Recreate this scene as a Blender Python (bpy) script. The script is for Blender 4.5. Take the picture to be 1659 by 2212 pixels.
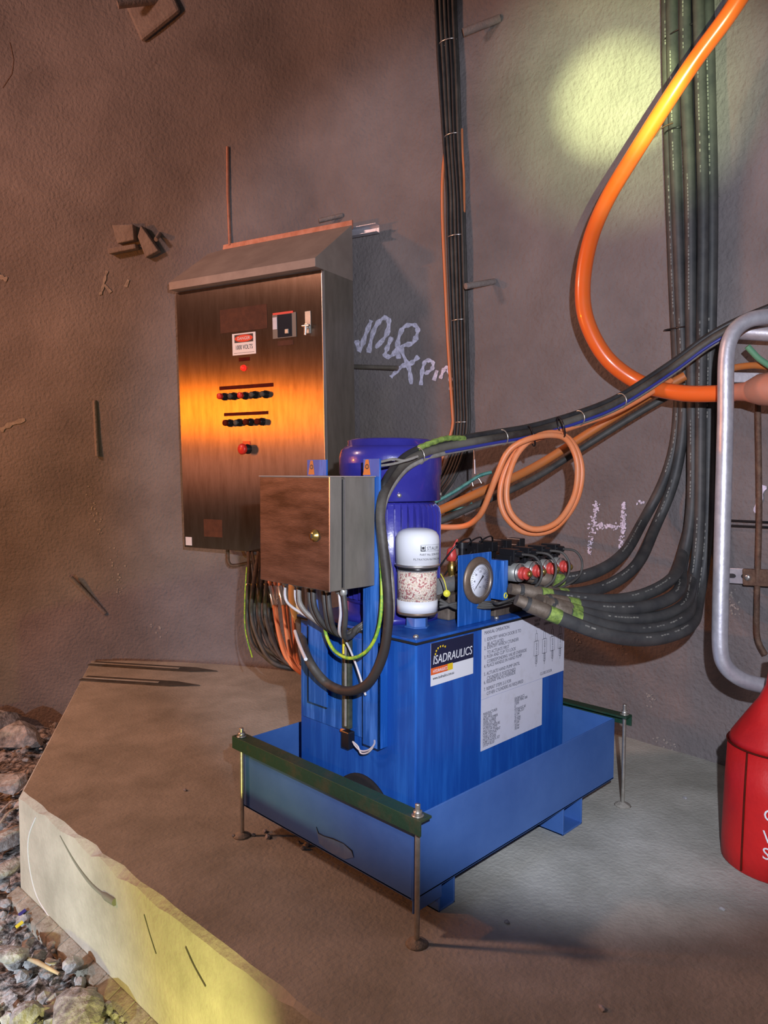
import bpy, bmesh, math, random
from mathutils import Vector, Matrix
from mathutils.bvhtree import BVHTree
from math import sin, cos, pi, radians, sqrt
random.seed(7)
for o in list(bpy.data.objects): bpy.data.objects.remove(o)
SC = bpy.context.scene; COL = SC.collection
V = Vector
# ------------------------------------------------------------------ camera
# world axes follow the blue drip tray: x runs towards the wall, y runs to the left, z up; slab top z = 0
CAM = V((-1.34563, -1.22512, 1.1968))
FW = V((0.70857471, 0.70362938, -0.05317491)); UP = V((0.03547678, 0.03973889, 0.9985801)); RT = V((0.70474341, -0.70945508, 0.00319547))
FPX = 1569.5
cd = bpy.data.cameras.new('camera'); cam = bpy.data.objects.new('camera', cd); COL.objects.link(cam)
cd.sensor_fit = 'VERTICAL'; cd.sensor_height = 36; cd.lens = FPX/2212*36; cd.clip_start = .02
cam.matrix_world = Matrix(((RT.x, UP.x, -FW.x, CAM.x), (RT.y, UP.y, -FW.y, CAM.y), (RT.z, UP.z, -FW.z, CAM.z), (0, 0, 0, 1)))
SC.camera = cam
SC.view_settings.view_transform = 'Standard'; SC.view_settings.look = 'None'; SC.view_settings.gamma = 1
SC.view_settings.exposure = 0.0
# ------------------------------------------------------------------ world and lights
w = bpy.data.worlds.new('world'); SC.world = w; w.use_nodes = True
w.node_tree.nodes['Background'].inputs[0].default_value = (.62, .52, .50, 1)
w.node_tree.nodes['Background'].inputs[1].default_value = .11
def aim(o, loc, tgt):
    o.location = loc; o.rotation_euler = (V(tgt)-V(loc)).to_track_quat('-Z', 'Y').to_euler()
def spot(name, loc, tgt, power, col, ang, blend, rad):
    l = bpy.data.lights.new(name, 'SPOT'); l.energy = power; l.color = col; l.spot_size = radians(ang); l.spot_blend = blend; l.shadow_soft_size = rad
    o = bpy.data.objects.new(name, l); COL.objects.link(o); aim(o, loc, tgt)
def ray(q): return FW + RT*((q[0]-829.5)/FPX) - UP*((q[1]-1106)/FPX)
def dep(q, t): return CAM + ray(q)*t
HEAD = CAM + RT*.13 + UP*.20
spot('cap_lamp', HEAD, dep((1210, 1000), 3), 262, (.84, .87, 1.0), 70, .30, .012)
spot('torch_beam', CAM + RT*.35 + UP*.25, dep((1330, 215), 3), 2100, (.84, 1.0, .42), 9.5, 1.0, .01)
spot('torch_halo', CAM + RT*.35 + UP*.25, dep((1345, 200), 3), 600, (.80, 1.0, .45), 21, 1.0, .01)
spot('slab_face_fill', (-1.0, -.12, -.26), (-.42, .85, -.20), 46, (1.0, .90, .26), 92, .9, .03)  # unseen low spot added to light the slab's front face yellow
spot('rubble_fill', (-1.85, .95, -.02), (-.85, 1.45, -.43), 88, (.80, .9, 1.0), 84, .8, .02)  # added spot below slab-top height, source unseen, brightens the rubble
def area(name, loc, tgt, power, col, sx, sy):
    l = bpy.data.lights.new(name, 'AREA'); l.energy = power; l.color = col; l.shape = 'RECTANGLE'; l.size = sx; l.size_y = sy
    o = bpy.data.objects.new(name, l); COL.objects.link(o); aim(o, loc, tgt)
area('vehicle_headlamp', (-2.6, 3.15, 3.45), (1.2, 1.3, 1.2), 68, (1.0, .57, .46), .45, .30)
area('door_pink_fill', (-2.9, 3.66, 1.10), (1.0, 2.0, 1.3), 5, (1.0, .42, .30), .40, .26)  # added weak light for the pink band on the cabinet door
area('amber_beacon', (-2.95, 3.66, 1.66), (1.0, 2.0, 1.5), 58, (1.0, .27, .005), .26, .07)
# ------------------------------------------------------------------ survey helpers: where a sight line meets a real surface
def plane(q, p0, n):
    r = ray(q); n = V(n); return CAM + r*((V(p0)-CAM).dot(n)/r.dot(n))
def onx(q, x): return plane(q, (x, 0, 0), (1, 0, 0))
def ony(q, y): return plane(q, (0, y, 0), (0, 1, 0))
def onz(q, z): return plane(q, (0, 0, z), (0, 0, 1))
# ------------------------------------------------------------------ materials
def mat(name, col, col2=None, rough=.6, metal=0, scale=8, bump=0, bscale=60, stretch=(1, 1, 1), aniso=0, emit=0, alpha=1, trans=0, lo=.35, hi=.65, spec=.5, coat=0, tan=None):
    m = bpy.data.materials.new(name); m.use_nodes = True; nt = m.node_tree; b = nt.nodes['Principled BSDF']
    b.inputs['Base Color'].default_value = (*col, 1); b.inputs['Roughness'].default_value = rough; b.inputs['Metallic'].default_value = metal
    b.inputs['Specular IOR Level'].default_value = spec; b.inputs['Coat Weight'].default_value = coat
    if trans: b.inputs['Transmission Weight'].default_value = trans
    if aniso:
        b.inputs['Anisotropic'].default_value = aniso
        tn = nt.nodes.new('ShaderNodeCombineXYZ')
        for i, v_ in enumerate(tan or (0, 0, 1)): tn.inputs[i].default_value = v_
        nt.links.new(tn.outputs[0], b.inputs['Tangent'])
    if emit:
        b.inputs['Emission Color'].default_value = (*col, 1); b.inputs['Emission Strength'].default_value = emit
    g = nt.nodes.new('ShaderNodeNewGeometry'); mp = nt.nodes.new('ShaderNodeMapping'); mp.inputs['Scale'].default_value = stretch
    nt.links.new(g.outputs['Position'], mp.inputs['Vector'])
    if col2:
        n = nt.nodes.new('ShaderNodeTexNoise'); n.inputs['Scale'].default_value = scale; n.inputs['Detail'].default_value = 7; n.inputs['Roughness'].default_value = .65
        nt.links.new(mp.outputs[0], n.inputs['Vector'])
        r = nt.nodes.new('ShaderNodeValToRGB'); r.color_ramp.elements[0].position = lo; r.color_ramp.elements[1].position = hi
        r.color_ramp.elements[0].color = (*col, 1); r.color_ramp.elements[1].color = (*col2, 1)
        nt.links.new(n.outputs['Fac'], r.inputs[0]); nt.links.new(r.outputs[0], b.inputs['Base Color'])
    if bump:
        n2 = nt.nodes.new('ShaderNodeTexNoise'); n2.inputs['Scale'].default_value = bscale; n2.inputs['Detail'].default_value = 6
        nt.links.new(mp.outputs[0], n2.inputs['Vector'])
        bm_ = nt.nodes.new('ShaderNodeBump'); bm_.inputs['Strength'].default_value = bump; bm_.inputs['Distance'].default_value = .01
        nt.links.new(n2.outputs['Fac'], bm_.inputs['Height']); nt.links.new(bm_.outputs[0], b.inputs['Normal'])
    return m
M = {}
M['wall'] = mat('shotcrete', (.155, .14, .142), (.265, .24, .24), .92, scale=1.6, bump=.9, bscale=55, lo=.3, hi=.7, spec=.2)
M['slab'] = mat('slab_concrete', (.34, .34, .295), (.55, .55, .49), .85, scale=3.2, bump=.35, bscale=70, lo=.35, hi=.7, spec=.25)
M['lip'] = mat('rough_concrete', (.22, .2, .17), (.42, .4, .35), .9, scale=14, bump=.8, bscale=60, spec=.2)
M['ground'] = mat('ground_gravel', (.04, .038, .04), (.5, .5, .52), .9, scale=34, bump=1, bscale=45, lo=.42, hi=.62, spec=.2)
M['rock'] = mat('rock', (.13, .128, .13), (.62, .62, .64), .9, scale=22, bump=1, bscale=55, lo=.3, hi=.7, spec=.2)
M['blue'] = mat('blue_paint', (.010, .075, .36), (.022, .14, .52), .38, scale=5, bump=.08, bscale=60, stretch=(6, 6, .5), lo=.45, hi=.75)
M['bluescuff'] = mat('scuffed_blue_paint', (.008, .085, .36), (.06, .22, .68), .42, scale=9, bump=.12, bscale=60, stretch=(5, 5, .35), lo=.48, hi=.68)
M['tray'] = mat('tray_blue_paint', (.035, .11, .36), (.065, .165, .46), .45, scale=3, bump=.06, bscale=50, lo=.3, hi=.7)
M['motor'] = mat('motor_blue_paint', (.022, .022, .22), (.035, .034, .28), .28, scale=6, bump=.05, bscale=90, coat=.3)
M['green'] = mat('green_paint', (.012, .05, .028), (.06, .055, .03), .5, scale=7, bump=.25, bscale=60, lo=.5, hi=.7)
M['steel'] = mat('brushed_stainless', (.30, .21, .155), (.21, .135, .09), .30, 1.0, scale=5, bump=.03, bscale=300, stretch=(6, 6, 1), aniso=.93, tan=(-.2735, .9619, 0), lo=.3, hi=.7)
M['steelside'] = mat('dusty_stainless', (.22, .20, .17), (.32, .29, .25), .5, .55, scale=6, bump=.04, bscale=200, stretch=(4, 4, 1), lo=.3, hi=.7)
M['steelhood'] = mat('dusty_hood', (.30, .25, .22), (.38, .32, .28), .75, .2, scale=6, bump=.05, bscale=90)
M['boxdoor'] = mat('smeared_stainless', (.05, .028, .02), (.20, .125, .095), .5, .6, scale=5, bump=.08, bscale=80, stretch=(1, 1, 5), lo=.35, hi=.75)
M['bright'] = mat('bright_edge', (.8, .78, .76), None, .3, .9)
M['orangerail'] = mat('dusty_orange_rail', (.42, .17, .10), (.55, .28, .20), .6, .3, scale=20)
M['galv'] = mat('galvanised_steel', (.50, .49, .55), (.66, .65, .70), .42, .55, scale=22, bump=.08, bscale=60)
M['zinc'] = mat('zinc_plated', (.62, .60, .55), (.45, .42, .36), .35, .8, scale=40)
M['rust'] = mat('rusty_steel', (.10, .055, .04), (.20, .12, .08), .7, .3, scale=30, bump=.3, bscale=80)
M['black'] = mat('black_rubber', (.018, .018, .020), (.035, .034, .035), .5, scale=20)
M['blacknew'] = mat('glossy_black_plastic', (.012, .012, .014), None, .3)
M['dusty'] = mat('dusty_black_rubber', (.035, .034, .032), (.085, .080, .072), .6, scale=12, stretch=(1, 1, 1))
M['loopcable'] = mat('dust_patched_cable', (.030, .024, .021), (.13, .12, .10), .6, scale=2.2, lo=.42, hi=.6)
M['hose'] = mat('hydraulic_hose', (.04, .042, .045), (.075, .075, .073), .55, scale=14)
M['orange'] = mat('orange_cable', (.78, .22, .07), (.70, .26, .12), .45, scale=12)
M['orangedark'] = mat('dusty_orange_cable', (.55, .16, .03), (.45, .16, .05), .55, scale=14)
M['orangehose'] = mat('orange_hose', (.85, .13, .015), (.80, .15, .03), .28, scale=10, coat=.3)
M['boot'] = mat('dusty_red_boot', (.50, .17, .10), (.42, .18, .12), .6, scale=16)
M['tan'] = mat('tan_shroud', (.75, .42, .18), (.66, .40, .20), .5, scale=18)
M['greycable'] = mat('grey_cable', (.16, .15, .135), (.28, .26, .23), .5, scale=25)
M['whitewire'] = mat('white_wire', (.62, .62, .66), (.5, .48, .46), .4, scale=30)
M['bluewire'] = mat('blue_wire', (.03, .04, .25), None, .4)
M['teal'] = mat('teal_cable', (.02, .16, .15), (.10, .30, .26), .5, scale=30)
M['fadedprint'] = mat('faded_print', (.30, .29, .26), (.12, .12, .11), .7, scale=60)
M['limegreen'] = mat('yellow_green_earth_wire', (.40, .55, .04), (.15, .36, .05), .4, scale=60, lo=.45, hi=.55)
M['white'] = mat('white_enamel', (.78, .80, .84), None, .3)
M['paper'] = mat('paper_label', (.66, .67, .76), (.58, .58, .64), .6, scale=30, lo=.5, hi=.8)
M['ink'] = mat('black_ink', (.03, .03, .035), None, .6)
M['inkgrey'] = mat('faded_ink', (.13, .13, .16), None, .6)
M['navy'] = mat('navy_sticker', (.012, .018, .05), None, .4)
M['stickyellow'] = mat('yellow_print', (.8, .55, .02), None, .5)
M['stickorange'] = mat('orange_print', (.75, .12, .02), None, .5)
M['mattblack'] = mat('matt_black', (.005, .005, .007), (.010, .010, .011), .9, scale=30)
M['red'] = mat('red_vinyl', (.62, .012, .012), (.5, .010, .012), .5, scale=8, bump=.15, bscale=50)
M['redplastic'] = mat('red_plastic', (.70, .03, .02), None, .35)
M['redcap'] = mat('pinkish_red_cap', (.58, .06, .05), None, .4)
M['redlamp'] = mat('lit_red_lens', (1.0, .015, .008), None, .3, emit=1.6)
M['reddark'] = mat('dark_red_legend', (.11, .012, .006), (.07, .010, .006), .85, scale=30, spec=.1)
M['bezel'] = mat('bronze_gauge_bezel', (.17, .12, .085), (.26, .19, .14), .45, .5, scale=20)
M['dial'] = mat('dial_face', (.78, .80, .88), None, .4)
M['brass'] = mat('brass', (.62, .42, .12), None, .3, .9)
M['window'] = mat('dark_window', (.015, .02, .03), None, .15)
M['windowrim'] = mat('grey_rim', (.15, .15, .14), None, .5)
M['alu'] = mat('dusty_aluminium', (.34, .35, .33), (.45, .45, .42), .4, .5, scale=30)
M['brownblock'] = mat('dusty_manifold', (.10, .075, .055), (.19, .15, .115), .6, .3, scale=18, bump=.2, bscale=60)
M['chalk'] = mat('chalk_paint', (.80, .78, 1.0), (.5, .49, .62), .8, scale=55, lo=.4, hi=.6)
M['chalkdim'] = mat('faint_lime_splash', (.40, .36, .33), (.25, .22, .2), .9, scale=60)
M['yelsleeve'] = mat('lime_green_sleeve', (.09, .15, .035), (.30, .42, .09), .6, scale=60)
M['yellow'] = mat('yellow_tag', (.75, .70, .06), None, .5)
M['wood'] = mat('splintered_wood', (.45, .34, .18), (.6, .48, .3), .8, scale=20)
M['darkmark'] = mat('dark_grey', (.05, .05, .04), (.10, .095, .08), .6, scale=12)
def beads_mat():
    m = bpy.data.materials.new('desiccant_beads'); m.use_nodes = True; nt = m.node_tree; b = nt.nodes['Principled BSDF']
    g = nt.nodes.new('ShaderNodeNewGeometry'); v = nt.nodes.new('ShaderNodeTexVoronoi'); v.inputs['Scale'].default_value = 210
    nt.links.new(g.outputs['Position'], v.inputs['Vector'])
    s = nt.nodes.new('ShaderNodeSeparateColor'); nt.links.new(v.outputs['Color'], s.inputs[0])
    r = nt.nodes.new('ShaderNodeValToRGB'); r.color_ramp.interpolation = 'CONSTANT'
    r.color_ramp.elements[0].color = (.42, .035, .02, 1); r.color_ramp.elements[1].position = .20; r.color_ramp.elements[1].color = (.78, .62, .45, 1)
    e = r.color_ramp.elements.new(.32); e.color = (.70, .50, .34, 1)
    e = r.color_ramp.elements.new(.55); e.color = (.85, .72, .56, 1)
    nt.links.new(s.outputs[0], r.inputs[0]); nt.links.new(r.outputs[0], b.inputs['Base Color'])
    bp = nt.nodes.new('ShaderNodeBump'); bp.invert = True; bp.inputs['Strength'].default_value = .8; bp.inputs['Distance'].default_value = .003
    nt.links.new(v.outputs['Distance'], bp.inputs['Height']); nt.links.new(bp.outputs[0], b.inputs['Normal'])
    b.inputs['Roughness'].default_value = .4
    return m
M['beads'] = beads_mat()
def clear_mat():
    m = bpy.data.materials.new('clear_polycarbonate'); m.use_nodes = True; nt = m.node_tree; b = nt.nodes['Principled BSDF']
    b.inputs['Base Color'].default_value = (.95, .96, 1, 1); b.inputs['Roughness'].default_value = .06; b.inputs['Alpha'].default_value = .16
    return m
M['clear'] = clear_mat()
# ------------------------------------------------------------------ mesh helpers
def smooth_path(pts, k=6):
    pts = [V(p) for p in pts]
    if len(pts) < 3: return pts
    out = []
    for i in range(len(pts)-1):
        p0 = pts[max(i-1, 0)]; p1 = pts[i]; p2 = pts[i+1]; p3 = pts[min(i+2, len(pts)-1)]
        for j in range(k):
            t = j/k; out.append(.5*((2*p1)+(p2-p0)*t+(2*p0-5*p1+4*p2-p3)*t*t+(3*p1-p0-3*p2+p3)*t**3))
    out.append(pts[-1]); return out
class MB:
    def __init__(s): s.v = []; s.f = []; s.sm = []
    def add(s, vs, fs, smooth=False):
        n = len(s.v); s.v += [V(p) for p in vs]; s.f += [tuple(n+i for i in f) for f in fs]; s.sm += [smooth]*len(fs); return s
    def box(s, lo, hi, T=None):
        x0, y0, z0 = lo; x1, y1, z1 = hi
        vs = [V((x, y, z)) for x in (x0, x1) for y in (y0, y1) for z in (z0, z1)]
        if T: vs = [T(*p) for p in vs]
        return s.add(vs, [(0, 1, 3, 2), (4, 6, 7, 5), (0, 4, 5, 1), (2, 3, 7, 6), (0, 2, 6, 4), (1, 5, 7, 3)])
    def prism(s, poly, ext):
        n = len(poly); a = [V(p) for p in poly]; b = [p+V(ext) for p in a]
        return s.add(a+b, [tuple(range(n))[::-1], tuple(range(n, 2*n))]+[(i, (i+1) % n, (i+1) % n+n, i+n) for i in range(n)])
    def sweep(s, pts, radii, n=10, caps=True):
        pts = [V(p) for p in pts]
        if not hasattr(radii, '__len__'): radii = [radii]*len(pts)
        t0 = (pts[1]-pts[0]).normalized(); a = V((0, 0, 1)) if abs(t0.z) < .9 else V((1, 0, 0)); u = t0.cross(a).normalized()
        vs = []; fs = []
        for i, p in enumerate(pts):
            t = (pts[min(i+1, len(pts)-1)]-pts[max(i-1, 0)])
            t = t.normalized() if t.length > 1e-9 else t0
            u = (u-t*u.dot(t)).normalized(); w_ = t.cross(u)
            for k in range(n):
                an = 2*pi*k/n; vs.append(p+(u*cos(an)+w_*sin(an))*radii[i])
        for i in range(len(pts)-1):
            for k in range(n): fs.append((i*n+k, i*n+(k+1) % n, (i+1)*n+(k+1) % n, (i+1)*n+k))
        s.add(vs, fs, True)
        if caps:
            m = len(vs); s.add(vs[:n], [tuple(range(n))[::-1]]); s.add(vs[m-n:], [tuple(range(n))])
        return s
    def tube(s, pts, r, n=10, k=6): return s.sweep(smooth_path(pts, k), r, n)
    def cyl(s, p0, p1, r0, r1=None, n=20): return s.sweep([p0, p1], [r0, r0 if r1 is None else r1], n)
    def lathe(s, c, prof, axis=(0, 0, 1), n=32, flute=None):
        ax = V(axis).normalized(); a = V((0, 0, 1)) if abs(ax.z) < .9 else V((1, 0, 0)); u = ax.cross(a).normalized(); w_ = ax.cross(u); c = V(c)
        vs = []; fs = []
        for (r, h) in prof:
            for k in range(n):
                an = 2*pi*k/n; rr = r*(flute(k) if flute else 1); vs.append(c+ax*h+(u*cos(an)+w_*sin(an))*rr)
        for i in range(len(prof)-1):
            for k in range(n): fs.append((i*n+k, i*n+(k+1) % n, (i+1)*n+(k+1) % n, (i+1)*n+k))
        fs.append(tuple(range(n))[::-1]); m = (len(prof)-1)*n; fs.append(tuple(range(m, m+n)))
        return s.add(vs, fs, True)
    def torus(s, c, axis, R, r, n=32, m=8):
        ax = V(axis).normalized(); a = V((0, 0, 1)) if abs(ax.z) < .9 else V((1, 0, 0)); u = ax.cross(a).normalized(); w_ = ax.cross(u); c = V(c)
        vs = []; fs = []
        for k in range(n):
            d = u*cos(2*pi*k/n)+w_*sin(2*pi*k/n)
            for j in range(m): vs.append(c+d*(R+r*cos(2*pi*j/m))+ax*(r*sin(2*pi*j/m)))
        for k in range(n):
            for j in range(m): fs.append((k*m+j, ((k+1) % n)*m+j, ((k+1) % n)*m+(j+1) % m, k*m+(j+1) % m))
        return s.add(vs, fs, True)
    def ball(s, c, r, sc=(1, 1, 1), jit=0, sub=2):
        bm = bmesh.new(); bmesh.ops.create_icosphere(bm, subdivisions=sub, radius=1)
        c = V(c); vs = []
        for v in bm.verts:
            k = 1+random.uniform(-jit, jit); vs.append(c+V((v.co.x*sc[0], v.co.y*sc[1], v.co.z*sc[2]))*r*k)
        fs = [tuple(v.index for v in f.verts) for f in bm.faces]; bm.free()
        return s.add(vs, fs, jit == 0)
    def build(s, name, m, parent=None, bevel=0, label=None, kind=None, mats=None):
        me = bpy.data.meshes.new(name); root = V((0, 0, 0))
        if parent is not None:
            p = parent
            while p.parent: p = p.parent
            root = V(p.location)
        else:
            root = sum(s.v, V((0, 0, 0)))/len(s.v); root = V((root.x, root.y, min(v.z for v in s.v)))
        me.from_pydata([tuple(v-root) for v in s.v], [], s.f)
        for p_, sm in zip(me.polygons, s.sm): p_.use_smooth = sm
        bm = bmesh.new(); bm.from_mesh(me); bmesh.ops.recalc_face_normals(bm, faces=bm.faces); bm.to_mesh(me); bm.free()
        me.materials.append(M[m] if isinstance(m, str) else m)
        if mats:
            me.materials.append(M[mats[0]])
            for p_ in me.polygons[mats[1]:]: p_.material_index = 1
        o = bpy.data.objects.new(name, me); COL.objects.link(o)
        if parent is not None: o.parent = parent
        else: o.location = root
        if bevel:
            b = o.modifiers.new('bevel', 'BEVEL'); b.width = bevel; b.segments = 2; b.limit_method = 'ANGLE'; b.angle_limit = radians(40)
        if label: o['label'] = label
        if kind: o['kind'] = kind
        return o
def thing(name, label, cat, loc, group=None):
    o = bpy.data.objects.new(name, None); COL.objects.link(o); o.location = loc; o.empty_display_size = .05
    o['label'] = label; o['category'] = cat
    if group: o['group'] = group
    return o
def tag(o, label, cat, group=None, kind=None):
    o['label'] = label; o['category'] = cat
    if group: o['group'] = group
    if kind: o['kind'] = kind
    return o
def text(name, s, size, org, xd, yd, m, parent, align='LEFT', squeeze=1.0, lift=.0006, shear=0, spacing=1.0):
    c = bpy.data.curves.new(name, 'FONT'); c.body = s; c.size = size; c.align_x = align; c.extrude = .0002; c.shear = shear; c.space_line = spacing; c.resolution_u = 3
    o = bpy.data.objects.new('tmp', c); COL.objects.link(o)
    me = bpy.data.meshes.new_from_object(o.evaluated_get(bpy.context.evaluated_depsgraph_get()))
    bpy.data.objects.remove(o)
    xd = V(xd).normalized(); yd = V(yd).normalized(); n = xd.cross(yd)
    mb = MB(); mb.add([V(org)+xd*(v.co.x*squeeze)+yd*v.co.y+n*(v.co.z+lift) for v in me.vertices], [tuple(p.vertices) for p in me.polygons])
    return mb.build(name, m, parent)
def quad(org, xd, yd, x0, y0, x1, y1, th=.0006, mb=None):
    xd = V(xd).normalized(); yd = V(yd).normalized(); n = xd.cross(yd); mb = mb or MB(); org = V(org)
    mb.prism([org+xd*x0+yd*y0, org+xd*x1+yd*y0, org+xd*x1+yd*y1, org+xd*x0+yd*y1], n*th); return mb
# ------------------------------------------------------------------ the tunnel wall (leans inward as it rises)
WPTS = [(1.2, -3.6), (1.55, -2.2), (1.66, -1.2), (1.71, -.5), (1.745, .1), (1.735, .6), (1.68, 1.1), (1.56, 1.65), (1.375, 2.2), (1.0, 2.85), (.50, 3.42), (-.15, 3.98), (-1.1, 4.55), (-2.4, 5.0), (-4.5, 5.2)]
wp = smooth_path([(x, y, 0) for x, y in WPTS], 14)
def h2(a, b):
    return sin(a*1.7+b*2.3)*.5+sin(a*4.1-b*1.3+1.)*.25+sin(a*9.3+b*7.7)*.12
ZS = [-.6+i*.06 for i in range(88)]
mb = MB(); nz = len(ZS); vs = []
for i, p in enumerate(wp):
    t = (wp[min(i+1, len(wp)-1)]-wp[max(i-1, 0)]).normalized(); n = V((-t.y, t.x, 0))
    for z in ZS:
        s_ = i*.05
        off = .065*max(z, 0)+.012*max(z-1.6, 0)**2+.018*h2(s_*2.2, z*1.9)+.10*max(0, .16-abs(z))**1.5*2
        vs.append(V((p.x, p.y, z))+n*off)
fs = [(i*nz+j, (i+1)*nz+j, (i+1)*nz+j+1, i*nz+j+1) for i in range(len(wp)-1) for j in range(nz-1)]
mb.add(vs, fs, True); wall = mb.build('wall_back', 'wall', kind='structure')
BV = BVHTree.FromPolygons(vs, fs)
def wal(q, off=0.0):
    r = ray(q).normalized(); h, n, i, d = BV.ray_cast(CAM, r)
    if n.dot(r) > 0: n = -n
    return h+n*off, n
def wp_(q, off=0.0): return wal(q, off)[0]
# ------------------------------------------------------------------ slab, lip, ground
K = V((-.4205, 1.6155, 0)); A_ = V((.566, 3.2856, 0)); E_ = V((-.30, -1.9, 0))
dK = (A_-K).normalized()
poly = [K, E_, V((2.6, -1.9, 0)), V((2.6, 4.6, 0)), K+dK*3.2]
mb = MB()
eN = (K-E_).normalized(); nrm = V((-eN.y, eN.x, 0))
NP = 60; top = []; bot = []
for i in range(NP+1):
    p = E_.lerp(K, i/NP); j = .006*sin(i*1.9)+.005*sin(i*4.7)+.004*random.uniform(-1, 1)
    top.append((p-nrm*(.016+j*.5)+V((0, 0, -.0)), p+V((0, 0, -.018-j)), p+V((0, 0, -.40))+nrm*.01*0))
rest = [K+dK*3.2, V((2.6, 4.6, 0)), V((2.6, -1.9, 0))]
vs = []
for a, b, c in top: vs += [a, b, c]
n0 = len(vs); vs += rest; vs += [r-V((0, 0, .41)) for r in rest]
fs = []
for i in range(NP):
    for k in range(2): fs.append((i*3+k, i*3+k+1, (i+1)*3+k+1, (i+1)*3+k))
fs.append(tuple([i*3 for i in range(NP+1)])+(n0, n0+1, n0+2))
last = NP*3; fs.append((last, last+1, last+2, n0+3, n0)); fs.append((0, n0+2, n0+5, 2, 1))
mb.add(vs, fs); slab = mb.build('floor', 'slab', kind='structure')
mb = MB()
dn = nrm*.045
lp = []
for i in range(41):
    p = E_.lerp(K+eN*.02, i/40); lp.append(p)
for i in range(40):
    a, b = lp[i], lp[i+1]; ja = random.uniform(0, .012)
    mb.prism([a+V((0, 0, -.43)), a+dn+V((0, 0, -.43)), a+dn+V((0, 0, -.385)), a+V((0, 0, -.365))], b-a)
lip = mb.build('trim_1', 'lip', bevel=.004, kind='structure')
mb = MB(); GN = 110; vs = []
for i in range(GN+1):
    for j in range(GN+1):
        x = -3.4+4.2*i/GN; y = -1.9+6.9*j/GN
        z = -.43+.035*h2(x*5, y*5)+random.uniform(-.012, .012)
        vs.append((x, y, z))
mb.add(vs, [(i*(GN+1)+j, (i+1)*(GN+1)+j, (i+1)*(GN+1)+j+1, i*(GN+1)+j+1) for i in range(GN) for j in range(GN)])
mb.build('ground', 'ground', kind='structure')
# rubble
def front_side(x, y):
    p = V((x, y, 0)); a = (p-E_).dot(nrm); b = (p-K).dot(V((-dK.y, dK.x, 0))); return max(a, b)
def rock(p, r, sc, lab, grp, jit=.16, name='rock'):
    bm = bmesh.new(); bmesh.ops.create_icosphere(bm, subdivisions=2 if r > .03 else 1, radius=1)
    dirs = [V((random.uniform(-1, 1), random.uniform(-1, 1), random.uniform(-1, 1))).normalized() for _ in range(7)]
    rz = Matrix.Rotation(random.uniform(0, 6), 3, 'Z') @ Matrix.Rotation(random.uniform(-.4, .4), 3, 'X')
    vs = []
    for v in bm.verts:
        c = v.co.copy()
        for d in dirs:
            e = c.dot(d)-.68
            if e > 0: c -= d*e
        c *= 1+random.uniform(-jit, jit)*.35
        vs.append(V(p)+rz @ V((c.x*sc[0], c.y*sc[1], c.z*sc[2]))*r)
    fs = [tuple(v.index for v in f.verts) for f in bm.faces]; bm.free()
    o = MB().add(vs, fs).build(name, 'rock'); tag(o, lab, 'rock', grp); return o
big = [((20, 1690), .10, (1.2, .9, .5), 'large smooth grey boulder against the far slab corner'), ((15, 1810), .085, (1.2, .8, .5), 'flat grey slab of rock halfway down the left picture edge'),
       ((60, 1800), .07, (1, .7, .6), 'pale boulder touching the left end of the slab'), ((10, 1880), .075, (1.3, .8, .45), 'dark-banded boulder at the left picture edge above the slab foot'),
       ((40, 1590), .15, (1.2, .9, .6), 'pale cracked rubble heap block at the foot of the wall'), ((5, 1560), .13, (1.1, .9, .7), 'cracked block of rubble at the left edge under the wall'),
       ((175, 2180), .085, (1.3, 1.0, .5), 'broad grey rock at the foot of the slab near the bottom edge'), ((158, 2085), .035, (1, .9, .8), 'pale round stone beside the slab foot'),
       ((60, 2190), .05, (1.1, .9, .6), 'mid-sized stone near the bottom left corner'), ((20, 2060), .055, (1.3, .9, .5), 'flat grey stone at the left edge below the splinter')]
for q, r, sc, lab in big:
    p = onz(q, -.36)
    while front_side(p.x, p.y) < r*.9: p += V((-.02, .006, 0))
    rock(p, r, sc, lab, None)
n = 0
while n < 235:
    q = (random.uniform(-20, 285), random.uniform(1560, 2230)); p = onz(q, -.40)
    if front_side(p.x, p.y) < .04: continue
    r = random.choice([.007, .008, .010, .012, .014, .018, .024, .03]); rock(p+V((0, 0, r*.35)), r, (random.uniform(.8, 1.4), random.uniform(.7, 1.1), random.uniform(.5, .9)), 'small broken grey stone lying in the gravel beside the slab', 'loose stones beside the slab'); n += 1
p = onz((150, 2085), -.385)
mb = MB(); a = onz((36, 2062), -.375); b = onz((128, 2104), -.375); mb.sweep([a, a.lerp(b, .5)+V((0, 0, .006)), b], [.002, .008, .005], 6)
tag(mb.build('wood_splinter', 'wood'), 'pale pointed splinter of wood lying in the gravel', 'splinter')
for q, m, lab in (((48, 1972), 'bluewire', 'blue plastic scrap by the slab foot'), ((42, 1998), 'yellow', 'yellow paper scrap by the slab foot')):
    p = onz(q, -.38); mb = MB(); mb.box((-.012, -.009, 0), (.012, .009, .003), lambda x, y, z: p+V((x, y, z+x*.4)))
    tag(mb.build('litter_scrap', m, bevel=.001), lab, 'litter')
for (qa, qb) in (((-5, 1762), (40, 1728)), ((-5, 1785), (40, 1742))):
    mb = MB(); mb.tube([onz(qa, -.30), onz(((qa[0]+qb[0])/2, (qa[1]+qb[1])/2-8), -.28), onz(qb, -.30)], .004, 6)
    tag(mb.build('wire_offcut', 'whitewire'), 'pale wire offcut on the rocks beside the slab corner', 'wire', 'wire offcuts on the rocks')
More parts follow.
